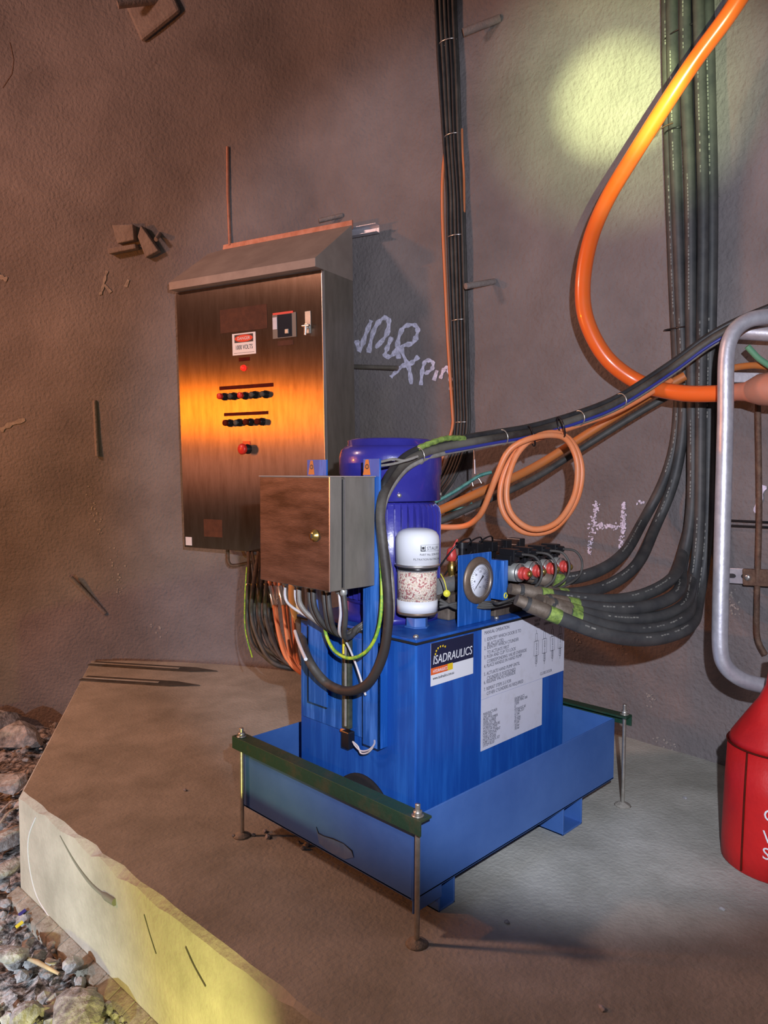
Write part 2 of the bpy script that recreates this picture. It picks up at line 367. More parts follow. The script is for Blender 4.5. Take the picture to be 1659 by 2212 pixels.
# ------------------------------------------------------------------ drip tray, skids, clamps and anchor rods
W, D, ZR, ZB = 1.074, .773, .3156, .094
tr = thing('drip_tray', 'blue painted steel drip tray with high sides under the hydraulic tank', 'tray', (W/2, D/2, 0))
mb = MB(); th = .005
mb.box((0, 0, ZB), (W, D, ZB+th)); mb.build('tray_floor', 'tray', tr)
for nm, lo, hi in (('side_panel', (0, 0, ZB), (W, th, ZR)), ('side_panel', (0, D-th, ZB), (W, D, ZR)), ('side_panel', (0, th, ZB), (th, D-th, ZR)), ('side_panel', (W-th, th, ZB), (W, D-th, ZR))):
    MB().box(lo, hi).build(nm, 'tray', tr, bevel=.0015)
for x0, x1 in ((.125, .195), (.735, .86)):
    mb = MB(); y_ = .02 if x0 < .2 else .003; mb.box((x0, y_, 0), (x0+.007, D-.02, ZB)); mb.box((x1-.007, y_, 0), (x1, D-.02, ZB)); mb.box((x0, y_, 0), (x1, D-.02, .007)); mb.build('skid', 'tray', tr, bevel=.002)
MB().box((.002, .0015, .058), (.115, .006, ZB+.002)).build('corner_tab', 'tray', tr, bevel=.001)
# torn label patch and stain on the front panel
def xq(q): return onx(q, -.0006)
pts = [(683, 1786), (688, 1800), (700, 1806), (720, 1812), (742, 1822), (760, 1838), (764, 1852), (745, 1856), (715, 1842), (690, 1822)]
MB().prism([xq(q) for q in pts], (-.0006, 0, 0)).build('torn_label', mat('torn_paint', (.13, .20, .36), (.08, .15, .33), .6, scale=30), tr, label='torn grey-blue patch')
mb = MB(); mb.sweep([onx(q, -.0015) for q in pts[:7]], [.0008, .0014, .001, .0016, .001, .0018, .0006], 5); mb.build('torn_edge', 'mattblack', tr)
MB().lathe((.03, -.001, ZB+.012), [(.012, -.004), (.016, -.004), (.016, .02), (.012, .026)], (0, -1, 0), 12) 
def green_bar(xf, sgn, lab):
    mb = MB()
    mb.prism([V((xf, -.05, .293)), V((xf, -.05, .334)), V((xf+sgn*.045, -.05, .334)), V((xf+sgn*.045, -.05, .327)), V((xf+sgn*.006, -.05, .327)), V((xf+sgn*.006, -.05, .293))], (0, .83, 0))
    o = mb.build('clamp_bar', 'green', bevel=.0012); tag(o, lab, 'clamp bar'); return o
green_bar(-.032, 1, 'dark green angle-iron clamp bar along the near left rim of the drip tray')
green_bar(W+.032, -1, 'dark green clamp bar along the far right rim of the drip tray')
def anchor_rod(x, y, zt, lab):
    r = thing('anchor_rod', lab, 'anchor rod', (x, y, 0), 'threaded anchor rods holding the tray')
    mb = MB(); prof = []; zz = 0
    while zz < zt: prof += [(.0062, zz), (.0072, zz+.0015)]; zz += .003
    mb.lathe((x, y, 0), prof, n=10); mb.build('threaded_rod', 'zinc', r)
    for z in (.337, .0):
        if z: 
            MB().lathe((x, y, z), [(.016, -.0025), (.016, .0)], n=20).build('washer', 'zinc', r); MB().lathe((x, y, z), [(.012, .0), (.012, .011)], n=6).build('nut', 'zinc', r)
    MB().lathe((x, y, 0), [(.030, 0), (.026, .005), (.014, .011), (.008, .013)], n=14).build('grout_collar', 'lip', r)
anchor_rod(-.014, -.026, .366, 'threaded anchor rod with nut at the nearest corner of the tray')
anchor_rod(-.014, .752, .362, 'threaded anchor rod with nut at the left corner of the tray')
anchor_rod(1.088, -.030, .372, 'threaded anchor rod with nut at the right corner of the tray')
for i, q in enumerate([(548, 1806), (572, 1798), (578, 1810), (645, 1822), (655, 1835), (662, 1828), (505, 1808)]):
    p = onz(q, .0); rock(p+V((0, 0, .004)), .009+.003*(i % 3), (1, .8, .7), 'crumb of broken concrete on the slab left of the tray', 'concrete crumbs beside the tray', name='concrete_crumb')
for i, q in enumerate([(1095, 1994), (400, 1708), (1480, 1725), (1300, 2180), (1560, 1965)]):
    p = onz(q, .0); rock(p+V((0, 0, .003)), .010, (1.2, .8, .5), 'small stone chip lying alone on the slab', 'stray chips on the slab', name='stone_chip')
# ------------------------------------------------------------------ hydraulic tank
TX, TY, TW, TD, TZ = .14, .122, .785, .513, .733
tk = thing('hydraulic_tank', 'blue rectangular hydraulic oil tank with white instruction sheets', 'tank', (TX+TW/2, TY+TD/2, ZB+th))
MB().box((TX, TY, ZB+th), (TX+TW, TY+TD, TZ-.012)).build('tank_body', 'blue', tk, bevel=.004)
MB().box((TX-.009, TY-.009, TZ-.012), (TX+TW+.009, TY+TD+.009, TZ-.006)).build('gasket', 'mattblack', tk)
MB().box((TX-.009, TY-.009, TZ-.006), (TX+TW+.009, TY+TD+.009, TZ+.002)).build('lid', 'blue', tk, bevel=.0015)
for x in (TX+.012, TX+TW/2, TX+TW-.012):
    for y in (TY+.012, TY+TD-.012):
        MB().lathe((x, y, TZ+.002), [(.0085, 0), (.0085, .006), (.005, .009)], n=6).build('lid_bolt', 'zinc', tk)
MB().lathe(onx((785, 1762), TX), [(.128, 0), (.128, .008), (.118, .011), (.02, .011)], (-1, 0, 0), 40).build('black_disc', 'mattblack', tk, label='black round disc low on the tank')  # flat black disc set low on the left face
# posts (box brackets) on the left face
for y0, y1, zb_, lab in ((.462, .555, .47, None), (.232, .300, .40, None)):
    mb = MB(); mb.box((TX-.036, y0, zb_), (TX-.030, y1, 1.238)); mb.box((TX-.036, y0, zb_), (TX, y0+.006, TZ-.02)) if y0 < .4 else mb.box((TX-.036, y1-.006, zb_), (TX, y1, TZ-.02))
    mb.build('bracket_post', 'bluescuff', tk, bevel=.0012)
def tri(ya, yb):
    mb = MB(); x = TX-.0365
    mb.prism([V((x, ya, 1.192)), V((x, (ya*.45+yb*.55)+.006, 1.236)), V((x, (ya*.45+yb*.55)-.006, 1.236)), V((x, yb, 1.192))], (-.0006, 0, 0))
    mb.build('triangle_sticker', 'orangedark', tk)
    mb = MB(); mb.torus((x-.001, (ya*.45+yb*.55), 1.216), (1, 0, 0), .006, .0015, 16, 6); mb.build('triangle_mark', 'rust', tk)
tri(.548, .518); tri(.300, .268)
# scuffed front panel strip between the posts
MB().box((TX-.004, .335, .40), (TX-.0004, .62, .70)).build('scuffed_backing_plate', 'bluescuff', tk, bevel=.001)
# paper sheets + sticker on the right face (y = TY)
def yq(q): return ony(q, TY-.0005)
X_, Z_ = V((1, 0, 0)), V((0, 0, 1))
pA, pB, pC, pD_ = yq((1041, 1354)), yq((1219, 1447)), yq((1042, 1511)), yq((1170, 1566))
xa, xb = pA.x, TX+TW-.002; zt, zm = min(pA.z, TZ-.016), pC.z
sheet = quad((0, TY, 0), X_, Z_, xa, zm, xb, zt, .0008).build('instruction_sheet', 'paper', tk, label='white manual operation instruction sheet')
zl = yq((1042, 1622)).z; xc = pD_.x
sheet2 = quad((0, TY, 0), X_, Z_, xa, zl, xc, zm-.0008, .0008).build('data_sheet', 'paper', tk, label='smaller white data sheet')
H = zt-zm; WD = xb-xa
lines = [(0, 'MANUAL OPERATION', .92), (0, '1. IDENTIFY WHICH DOOR IS TO\n    BE ACTUATED', .82), (0, '2. IDENTIFY WHICH CYLINDER\n    TO ACTUATE FIRST', .70), (0, '3. PUSH AND CLIP TO LOCK\n    CORRESPONDING VALVE OVERRIDE', .57), (0, '4. PLACE HANDLE IN HAND PUMP', .44), (0, '5. ACTUATE HAND PUMP UNTIL\n    CYLINDER IS POSITIONED', .33), (0, '6. RELEASE VALVE OVERRIDE', .21), (0, '7. REPEAT STEPS 2-5 FOR\n    OTHER CYLINDERS AS REQUIRED', .11)]
for _, s_, fz in lines:
    text('printed_line', s_, .0155, (xa+.012, TY-.0008, zm+H*fz), X_, Z_, 'inkgrey', sheet, squeeze=.86)
text('printed_line', 'TOP OF\nDOOR', .013, (xa+WD*.60, TY-.0008, zt-.020), X_, Z_, 'inkgrey', sheet, squeeze=.8)
text('printed_line', 'OPEN DOOR', .013, (xa+WD*.72, TY-.0008, zt-.038), X_, Z_, 'inkgrey', sheet, squeeze=.8)
text('printed_line', 'CLOSE DOOR', .014, (xa+WD*.68, TY-.0008, zm+.012), X_, Z_, 'inkgrey', sheet, squeeze=.85)
for k in range(4):
    cx = xa+WD*(.60+.104*k); mb = MB(); z0 = zm+.055+.0*k; z1 = zt-.055
    def rect(x0, y0, x1, y1, t=.0012):
        for (a, b, c, d) in ((x0, y0, x1, y0+t), (x0, y1-t, x1, y1), (x0, y0, x0+t, y1), (x1-t, y0, x1, y1)): quad((0, TY-.0008, 0), X_, Z_, a, b, c, d, .0004, mb)
    rect(cx, z0+.03, cx+.028, z1-.03); rect(cx+.008, z1-.03, cx+.020, z1-.004); rect(cx+.008, z0+.004, cx+.020, z0+.03)
    quad((0, TY-.0008, 0), X_, Z_, cx+.013, z1-.004, cx+.0145, z1+.008, .0004, mb); quad((0, TY-.0008, 0), X_, Z_, cx+.013, z0-.008, cx+.0145, z0+.004, .0004, mb)
    mb.build('cylinder_diagram', 'inkgrey', sheet)
    text('printed_line', 'DOOR CYLINDER %d' % (k+1), .0105, (cx+.011, TY-.0008, z1-.036), -Z_, X_, 'inkgrey', sheet, squeeze=.8)
rows = [('MANUFACTURER', 'ISADRAULICS'), ('UNIT DESC', 'FISHER MINE 1000'), ('PROJECT NUMBER', 'C4709'), ('SERIAL NUMBER', '01'), ('HYDRAULIC OIL', 'HYDRAULIC 68'), ('WORKING PRESSURE', '17.5 MPa 2537'), ('MAX FLOW RATE', '25 LPM'), ('PUMP DISPLACEMENT', '18 cc/rev'), ('TANK CAPACITY', '60 LITRE'), ('MOTOR POWER', '7.5 kW'), ('PUMP CONTROL SET', '120 bar'), ('SYSTEM RELIEF', '150 bar')]
HB = zm-zl
for i, (a, b) in enumerate(rows):
    zz = zl+HB*(.68-.056*i)
    text('printed_line', a, .0125, (xa+.010, TY-.0008, zz), X_, Z_, 'inkgrey', sheet2, squeeze=.75)
    text('printed_line', b, .0125, (xa+(xc-xa)*.52, TY-.0008, zz+.012), X_, Z_, 'inkgrey', sheet2, squeeze=.75)
s0, s1 = yq((931, 1390.4)), yq((1022.7, 1368.7)); s2 = yq((931.8, 1482.8)); sz0, sz1 = s2.z, s0.z; sx0, sx1 = s0.x, s1.x; sw, sh = sx1-sx0, sz1-sz0
st = quad((0, TY, 0), X_, Z_, sx0, sz0, sx1, sz1, .0006).build('maker_sticker', 'white', tk, label='navy and white maker sticker')
quad((0, TY-.0006, 0), X_, Z_, sx0, sz0+sh*.40, sx1, sz1, .0003).build('navy_panel', 'navy', st)
text('maker_name', 'ISADRAULICS', sh*.29, (sx0+sw*.50, TY-.0009, sz0+sh*.50), X_, Z_, 'white', st, 'CENTER', squeeze=.53*sw/sh, shear=.15)
mb = MB()
for k in range(6):
    an = pi*(.95-.13*k); mb.lathe((sx0+sw*.24+sw*.14*cos(an), TY-.0009, sz0+sh*.70+sh*.18*sin(an)), [(.0035, 0), (.0035, .0004)], (0, -1, 0), 10)
mb.build('dot_arc', 'stickyellow', st)
quad((0, TY-.0006, 0), X_, Z_, sx0, sz0+sh*.26, sx0+sw*.46, sz0+sh*.42, .0005).build('orange_band', 'stickorange', st)
quad((0, TY-.0006, 0), X_, Z_, sx0+sw*.38, sz0+sh*.26, sx0+sw*.50, sz0+sh*.42, .0006).build('yellow_band', 'stickyellow', st)
text('printed_line', 'HYDRAULICS', sh*.11, (sx0+sw*.04, TY-.0012, sz0+sh*.30), X_, Z_, 'white', st, squeeze=.8)
text('printed_line', 'www.isadraulics.com.au', sh*.10, (sx0+sw*.04, TY-.0009, sz0+sh*.14), X_, Z_, 'ink', st, squeeze=.8)
# sight level gauge on the left face
lg = thing('level_gauge', 'narrow dark sight level gauge on the left face of the blue tank', 'level gauge', onx((755, 1600), TX))
gx = TX-.006; a, b = onx((754, 1400), gx), onx((756, 1572), gx)
mb = MB(); mb.box((TX-.022, a.y-.016, b.z), (TX-.004, a.y+.016, a.z+.03)); mb.build('gauge_housing', mat('dirty_gauge_housing', (.03, .035, .025), (.07, .08, .05), .5, scale=40), lg, bevel=.004)
mb = MB(); mb.cyl((TX-.024, a.y-.004, b.z+.01), (TX-.024, a.y-.004, a.z+.01), .004, n=10); mb.build('sight_tube', 'greycable', lg)
c = onx((757, 1597), gx); mb = MB(); mb.box((TX-.030, c.y-.018, c.z-.022), (TX-.004, c.y+.016, c.z+.030)); mb.build('end_block', 'blacknew', lg, bevel=.003)
MB().lathe(onx((740, 1578), TX-.012), [(.006, -.006), (.006, .006)], (0, 1, 0), 8).build('orange_bolt', 'orangedark', lg, label='rusty orange bolt')
mb = MB(); mb.cyl((TX-.022, a.y+.004, a.z-.015), (TX-.022, a.y+.004, a.z+.035), .006, n=10); mb.build('yellow_top_fitting', 'yellow', lg)
for k, off in enumerate((0, 5)):
    mb = MB(); mb.tube([onx(q, TX-.034) for q in [(762, 1602), (768+off, 1612), (780, 1622+off), (796, 1620+off), (808+off*.4, 1608), (809+off*.4, 1598)]], .0025, 8)
    tag(mb.build('sensor_wire', 'whitewire'), 'thin pale looped wire below the sight level gauge', 'wire', 'looped wires below the level gauge')
# ------------------------------------------------------------------ junction box on the posts
bx0, bx1, by0, by1, bz0, bz1 = -.065, TX-.037, .250, .568, .876, 1.186
jb = thing('junction_box', 'smeared brown stainless junction box with lock mounted in front of the motor', 'electrical box', (0, .41, bz0))
MB().box((bx0+.052, by0, bz0), (bx1, by1, bz1)).build('box_body', 'steelside', jb, bevel=.002)
MB().box((bx0, by0, bz0), (bx0+.042, by1, bz1)).build('door_rim', 'steelside', jb, bevel=.002)
MB().box((bx0+.042, by0+.006, bz0+.006), (bx0+.052, by1-.006, bz1-.006)).build('seal', 'blacknew', jb)
d = MB().box((bx0-.0015, by0+.003, bz0+.002), (bx0, by1-.001, bz1-.002)).build('door', 'boxdoor', jb)
mb = MB(); mb.box((bx0-.002, by0-.0008, bz0), (bx0+.001, by0+.003, bz1)); mb.box((bx0+.050, by0-.0015, bz0), (bx0+.054, by0+.001, bz1)); mb.build('bright_edge', 'bright', jb)
MB().box((bx0-.004, by0-.003, bz1), (bx1+.004, by1+.003, bz1+.003)).build('box_top', 'steelhood', jb, bevel=.001)
lk = onx((681, 1157), bx0-.0015)
lo = MB().lathe(lk, [(.017, 0), (.017, .003), (.012, .006), (.010, .012), (.004, .013)], (-1, 0, 0), 24).build('lock', 'brass', d)
MB().box((lk.x-.016, lk.y-.0015, lk.z-.006), (lk.x-.0125, lk.y+.0015, lk.z+.006)).build('key_slot', 'ink', lo)
# cable glands below the junction box
for i in range(9):
    y = by1-.035-i*.033; x = .0+.012*(i % 2)
    g = MB(); g.lathe((x, y, bz0), [(.009, 0), (.011, -.004), (.011, -.014), (.008, -.020)], n=8); g.build('cable_gland', 'alu' if i % 3 else 'zinc', jb)
    wm = ['whitewire', 'whitewire', 'greycable', 'dusty', 'dusty', 'dusty', 'dusty', 'whitewire', 'dusty'][i]
    e = V((.19, .31+.010*(i % 4), .748+.006*(i % 3)))
    sag = .74-.010*i*(1 if i < 5 else -.2)
    mb = MB(); mb.tube([V((x, y, bz0-.012)), V((x, y-.008, bz0-.07)), V((.03, y*.62+.345*.38, .765-.004*i)), V((.085, y*.25+.345*.75, .722-.003*(i % 4))), V((.118, .335, .732+.004*(i % 3))), e+V((0, 0, .01))], .0078 if wm != 'whitewire' else .0045, 8)
    o = mb.build('control_cable', wm)
    if wm == 'whitewire': tag(o, 'white wire drooping from the underside of the junction box', 'wire', 'white wires below the junction box')
    else: tag(o, 'dark wire drooping from the underside of the junction box', 'wire', 'dark wires below the junction box')
for dx in (0, 1):
    mb = MB(); mb.tube([onx(q, TX-.05-.006*dx) for q in [(735+8*dx, 1368), (752, 1395), (765, 1425), (778, 1462), (786+2*dx, 1490), (790, 1502)]], [.0034]*31, 8)
    if dx == 0: tag(mb.build('loose_wire', 'whitewire'), 'loose pale wire dangling to a cut tip over the level gauge', 'wire')
# ------------------------------------------------------------------ electric motor on the tank lid
mc = V((.345, .425, TZ+.002)); R = .158
mo = thing('electric_motor', 'purple-blue finned electric motor standing upright on the tank', 'motor', mc)
MB().lathe(mc, [(.168, 0), (.168, .020), (.14, .022), (.14, .055)], n=40).build('flange', 'motor', mo)
NF = 44
mb = MB(); mb.lathe(mc, [(.140, .05), (.147, .06), (.147, .365), (.140, .372)], n=NF*2); 
for k in range(NF):
    an = 2*pi*k/NF; d_ = V((cos(an), sin(an), 0)); s_ = V((-sin(an), cos(an), 0))
    pr = [(.14, .062), (.163, .07), (.165, .33), (.160, .352), (.14, .372)]
    mb.prism([mc+d_*r_+V((0, 0, z))-s_*.0018 for r_, z in pr], s_*.0036)
mb.build('finned_body', 'motor', mo)
MB().lathe(mc, [(.158, .375), (.163, .378), (.163, .455), (.166, .46), (.166, .512), (.160, .535), (.146, .548), (.138, .549), (.138, .566), (.120, .572), (.01, .572)], n=64).build('fan_cowl', 'motor', mo)
for an in (-.9, -2.2): MB().lathe(mc+V((.157*cos(an), .157*sin(an), .395)), [(.007, 0), (.007, .008), (.003, .010)], (cos(an), sin(an), 0), 8).build('cowl_screw', 'zinc', mo)
# ------------------------------------------------------------------ breather filter
fc = V((.268, .235, TZ+.002)); fR = .0665
fl = thing('breather_filter', 'white desiccant breather filter with clear bead chamber on the tank corner', 'filter', fc)
MB().lathe(fc, [(.040, 0), (.040, .003), (.034, .004), (.034, .030)], n=6).build('hex_adapter', 'tray', fl, bevel=.001)
MB().lathe(fc, [(.016, .03), (.016, .042)], n=20).build('neck', 'zinc', fl)
MB().lathe(fc, [(.03, .040), (.058, .040), (.0615, .044), (.0615, .05)], n=48).build('bottom_rim', 'bezel', fl)
lab_ = MB().lathe(fc, [(.0618, .05), (.0618, .084)], n=48).build('lower_label', 'white', fl)
MB().lathe(fc, [(.0585, .084), (.0585, .172)], n=48).build('desiccant_beads', 'beads', fl, label='cream and red desiccant beads', kind='stuff')
MB().lathe(fc, [(.0612, .083), (.0612, .185)], n=48).build('clear_chamber', 'clear', fl)
MB().lathe(fc, [(.0605, .172), (.063, .184)], n=48).build('black_band', 'blacknew', fl)
MB().lathe(fc, [(.064, .184), (.0685, .187), (.0685, .190), (.066, .193)], n=48).build('crimp_ring', 'bright', fl)
cap = MB().lathe(fc, [(.0662, .190), (.0662, .262), (.064, .275), (.057, .287), (.045, .294), (.028, .298), (.001, .299)], n=64).build('cap', 'white', fl)
def wrap_text(s_, size, z, a0, parent, rr, name='lettering', m='ink'):
    c = bpy.data.curves.new(name, 'FONT'); c.body = s_; c.size = size; c.resolution_u = 3; c.align_x = 'LEFT'
    o = bpy.data.objects.new('tmp', c); COL.objects.link(o)
    me = bpy.data.meshes.new_from_object(o.evaluated_get(bpy.context.evaluated_depsgraph_get())); bpy.data.objects.remove(o)
    vs = [fc+V((rr*cos(a0+v.co.x/rr), rr*sin(a0+v.co.x/rr), z+v.co.y)) for v in me.vertices]
    MB().add(vs, [tuple(p.vertices) for p in me.polygons]).build(name, m, parent)
vd = math.atan2(CAM.y-fc.y, CAM.x-fc.x)
wrap_text('STAUFF', .0145, .238, vd+.42, cap, .0668); wrap_text('PART No. SDB-093-A', .0085, .222, vd+.10, cap, .0668); wrap_text('FILTRATION RATING 3um', .0085, .208, vd-.18, cap, .0668)
mb = MB()
for (a0, a1, z0, z1) in ((.14, 1.25, .2345, .2352), (.14, 1.25, .2525, .2532), (.14, .155, .2345, .2532), (.15, .36, .2352, .2375), (.15, .18, .236, .25), (.33, .36, .236, .25), (.2, .31, .240, .248)):
    n_ = max(2, int((a1-a0)/.08)+2)
    for i in range(n_-1):
        b0 = vd+a0+(a1-a0)*i/(n_-1); b1 = vd+a0+(a1-a0)*(i+1)/(n_-1)
        mb.add([fc+V((.0668*cos(b0), .0668*sin(b0), z0)), fc+V((.0668*cos(b1), .0668*sin(b1), z0)), fc+V((.0668*cos(b1), .0668*sin(b1), z1)), fc+V((.0668*cos(b0), .0668*sin(b0), z1))], [(0, 1, 2, 3)])
mb.build('maker_logo', 'ink', cap)
# ------------------------------------------------------------------ pressure gauge on its plate
gy = .14
gp = thing('pressure_gauge', 'round bronze-rimmed pressure gauge on an upright blue plate', 'gauge', (.43, gy, TZ+.002))
MB().box((.347, gy, TZ+.002), (.512, gy+.005, .952)).build('mounting_plate', 'bluescuff', gp, bevel=.0025)
gc = V((.441, gy, .868))
MB().lathe(gc, [(.073, 0), (.073, .004), (.070, .008), (.060, .012), (.052, .013), (.050, .008), (.049, .004)], (0, -1, 0), 48).build('bezel', 'bezel', gp)
dl = MB().lathe(gc, [(.051, .004), (.051, .0085)], (0, -1, 0), 48).build('dial', 'dial', gp)
MB().torus(gc+V((0, -.0125, 0)), (0, 1, 0), .0515, .0015, 48, 6).build('inner_ring', 'zinc', gp)
mb = MB()
for k in range(28):
    an = radians(225-270*k/27); r0, r1 = (.036, .042) if k % 3 else (.033, .042); dd = V((cos(an), 0, sin(an))); ss = V((-sin(an), 0, cos(an)))*.0005
    mb.prism([gc+dd*r0+ss+V((0, -.0086, 0)), gc+dd*r1+ss+V((0, -.0086, 0)), gc+dd*r1-ss+V((0, -.0086, 0)), gc+dd*r0-ss+V((0, -.0086, 0))], (0, -.0003, 0))
mb.build('scale_marks', 'ink', dl)
for k, s_ in enumerate(['0', '40', '80', '120', '160', '200', '250']):
    an = radians(225-270*k/6); text('dial_number', s_, .009, gc+V((cos(an)*.028, -.0088, sin(an)*.028-.003)), X_, Z_, 'inkgrey', dl, 'CENTER')
text('dial_number', 'bar', .008, gc+V((0, -.0088, -.022)), X_, Z_, 'inkgrey', dl, 'CENTER')
an = radians(222); dd = V((cos(an), 0, sin(an))); ss = V((-sin(an), 0, cos(an)))
MB().prism([gc+dd*.040+V((0, -.0096, 0)), gc-dd*.010+ss*.002+V((0, -.0096, 0)), gc-dd*.020+ss*.004+V((0, -.0096, 0)), gc-dd*.020-ss*.004+V((0, -.0096, 0)), gc-dd*.010-ss*.002+V((0, -.0096, 0))], (0, -.0012, 0)).build('needle', 'ink', gp)
# ------------------------------------------------------------------ valve manifold
mf = thing('valve_manifold', 'dusty valve manifold with four solenoid valves and red end caps', 'valve manifold', (.74, .26, TZ+.002))
MB().box((.555, .155, TZ+.002), (.905, .30, .832)).build('manifold_block', 'brownblock', mf, bevel=.003)
MB().box((.52, .10, .80), (.545, .19, .925)).build('blue_cover_plate', 'bluescuff', mf, bevel=.002)
MB().torus((.530, .098, .815), (0, 1, 0), .008, .002, 14, 6).build('yellow_ring', 'yellow', mf)
for i in range(4):
    x = .60+.082*i; z = .880
    vb = MB().box((x-.028, .19, .832), (x+.028, .33, .905)).build('valve_body', 'alu', mf, bevel=.003)
    MB().lathe((x, .19, z), [(.030, 0), (.030, .09), (.024, .094)], (0, -1, 0), 24).build('solenoid', 'alu', mf)
    MB().lathe((x, .19, z), [(.029, .094), (.029, .100)], (0, -1, 0), 24).build('chrome_ring', 'bright', mf)
    MB().lathe((x, .19, z), [(.019, .100), (.0215, .103), (.0215, .113), (.017, .115), (.020, .117), (.020, .126), (.012, .128)], (0, -1, 0), 9).build('end_cap', 'redcap', mf)
    MB().lathe((x, .19, z), [(.009, .126), (.010, .137), (.006, .140)], (0, -1, 0), 10).build('override_pin', 'brass', mf)
    mb = MB(); mb.box((x-.020, .115, .898), (x+.020, .175, .935)); mb.box((x-.016, .105, .915), (x+.016, .165, .955)); mb.cyl((x, .105, .94), (x, .085, .94), .010, n=12); mb.build('coil_connector', 'blacknew', mf, bevel=.003)
    mb = MB(); mb.box((x-.020, .26, .905), (x+.020, .32, .945)); mb.box((x-.016, .25, .93), (x+.016, .31, .965)); mb.build('coil_connector', 'blacknew', mf, bevel=.003)
    z2 = .93
    mb = MB(); mb.tube([V((x, .088, .94)), V((x+.01, .045, .935)), V((x+.012, .02, .90)), V((x-.01, .018, .855)), V((x-.08, .035, .825)), V((x-.16-.02*i, .06, .806)), V((.47, .115, .80-.006*i)), V((.42, .18, .79))], .0042, 8)
    tag(mb.build('solenoid_cable', 'dusty'), 'thin dark cable looping from a solenoid connector past the red caps', 'cable', 'solenoid cables on the manifold')
for i in range(3):
    x = .585+.06*i; mb = MB(); mb.tube([V((x, .28, .955)), V((x-.05, .25, .985)), V((x-.11, .26, .96)), V((x-.15, .32, .86))], .0028, 6)
    tag(mb.build('solenoid_lead', 'blacknew'), 'thin black lead arching off the back row of connectors', 'cable', 'leads behind the pressure gauge')
# ball valve and hand pump bits between motor and gauge
p = ony((972, 1205), .30)
bvv = thing('ball_valve', 'small brass ball valve with red lever between filter and gauge', 'valve', p-V((0, 0, .1)))
mb = MB(); mb.lathe(p+V((.01, 0, -.10)), [(.012, 0), (.012, .05), (.015, .055), (.015, .075), (.011, .08), (.011, .095)], n=12); mb.build('valve_stem', 'brass', bvv)
mb = MB(); mb.lathe(p+V((.008, 0, 0)), [(.016, -.01), (.018, .005), (.014, .028), (.006, .034)], n=14); mb.sweep([p+V((.008, 0, .02)), p+V((.026, -.01, .06))], [.007, .0035], 8); mb.build('lever', 'redcap', bvv)
hp = thing('hand_pump', 'grimy dark hand pump block behind the pressure gauge', 'pump', (.46, .27, TZ+.002))
MB().box((.40, .22, TZ+.002), (.53, .34, .815)).build('pump_base', 'brownblock', hp, bevel=.005)
mb = MB(); mb.cyl((.39, .26, .84), (.55, .28, .84), .026, n=20); mb.build('pump_barrel', 'alu', hp)
mb = MB(); mb.cyl((.50, .25, .84), (.50, .25, .955), .012, n=14); mb.cyl((.50, .25, .955), (.50, .25, .975), .020, n=14); mb.build('handle_socket', 'blacknew', hp)
mb = MB()
for k in range(3): mb.tube([V((.33+.0*k, .20, .79+.012*k)), V((.38, .17, .80-.008*k)), V((.44, .20, .775+.01*k)), V((.52, .2, .79))], .005, 8)
mb.build('pump_pipes', 'dusty', hp)
tg = thing('yellow_tag', 'small yellow drop-shaped tag on a string beside the gauge plate', 'tag', ony((965, 1280), .16)-V((0, 0, .03)))
tp = ony((965, 1282), .15)
MB().lathe(tp, [(.0105, 0), (.0105, .002)], (-.68, -.72, .1), 16).build('tag_disc', 'yellow', tg)
MB().tube([tp+V((0, 0, .008)), ony((960, 1255), .155), ony((952, 1240), .18)], .0016, 6).build('tag_string', 'yellow', tg)
# ------------------------------------------------------------------ main electrical cabinet
hd, ln = .277, .031
cw, ch, cdp, hl, hh, hb = .965, 1.426, .30, .05, .041, .288
ca = V((-sin(hd), cos(hd), 0)); cn = V((-cos(hd), -sin(hd), 0)); cup = V((0, 0, cos(ln)))+cn*sin(ln); cout = cn*cos(ln)-V((0, 0, sin(ln)))
CO = V((1.044, 1.558, .772))
def cb(a, o, z): return CO+ca*a+cout*o+cup*z
def onc(q, off=0.0):
    p = plane(q, CO+cout*off, cout)-CO; return p.dot(ca), p.dot(cup)
cab = thing('electrical_cabinet', 'tall brushed stainless electrical cabinet with sloping hood on the tunnel wall', 'electrical cabinet', cb(cw/2, -cdp/2, 0))
MB().box((0, -cdp, 0), (cw, -.028, ch), cb).build('cabinet_body', 'steelside', cab, bevel=.002)
mb = MB(); mb.prism([cb(-.001, hl, ch), cb(-.001, hl, ch+hh), cb(-.001, -cdp, ch+hb), cb(-.001, -cdp, ch-.001)], ca*(cw+.002)); mb.build('hood', 'steelhood', cab, bevel=.002)
mb = MB(); mb.box((-.004, -cdp-.004, ch+hb-.022), (cw-.02, -cdp+.006, ch+hb+.022), cb); mb.build('rear_flange', 'orangerail', cab, bevel=.001)
TAN = tuple(cup)
M['steel'].node_tree.nodes  # tangent along the brushed direction is set below
MB().box((.004, -.028, .006), (cw-.004, -.020, ch-.012), cb).build('door_seal', 'blacknew', cab)
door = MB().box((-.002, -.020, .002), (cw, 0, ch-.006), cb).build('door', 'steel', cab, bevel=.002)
mb = MB(); mb.box((-.0035, -.018, .01), (-.001, .001, ch-.01), cb); mb.build('bright_edge', 'bright', door)
mb = MB()
for z in (.16, .72, 1.28): mb.cyl(cb(cw+.004, -.012, z-.03), cb(cw+.004, -.012, z+.03), .006, n=10)
mb.build('hinge', 'bright', door)
YU = cup
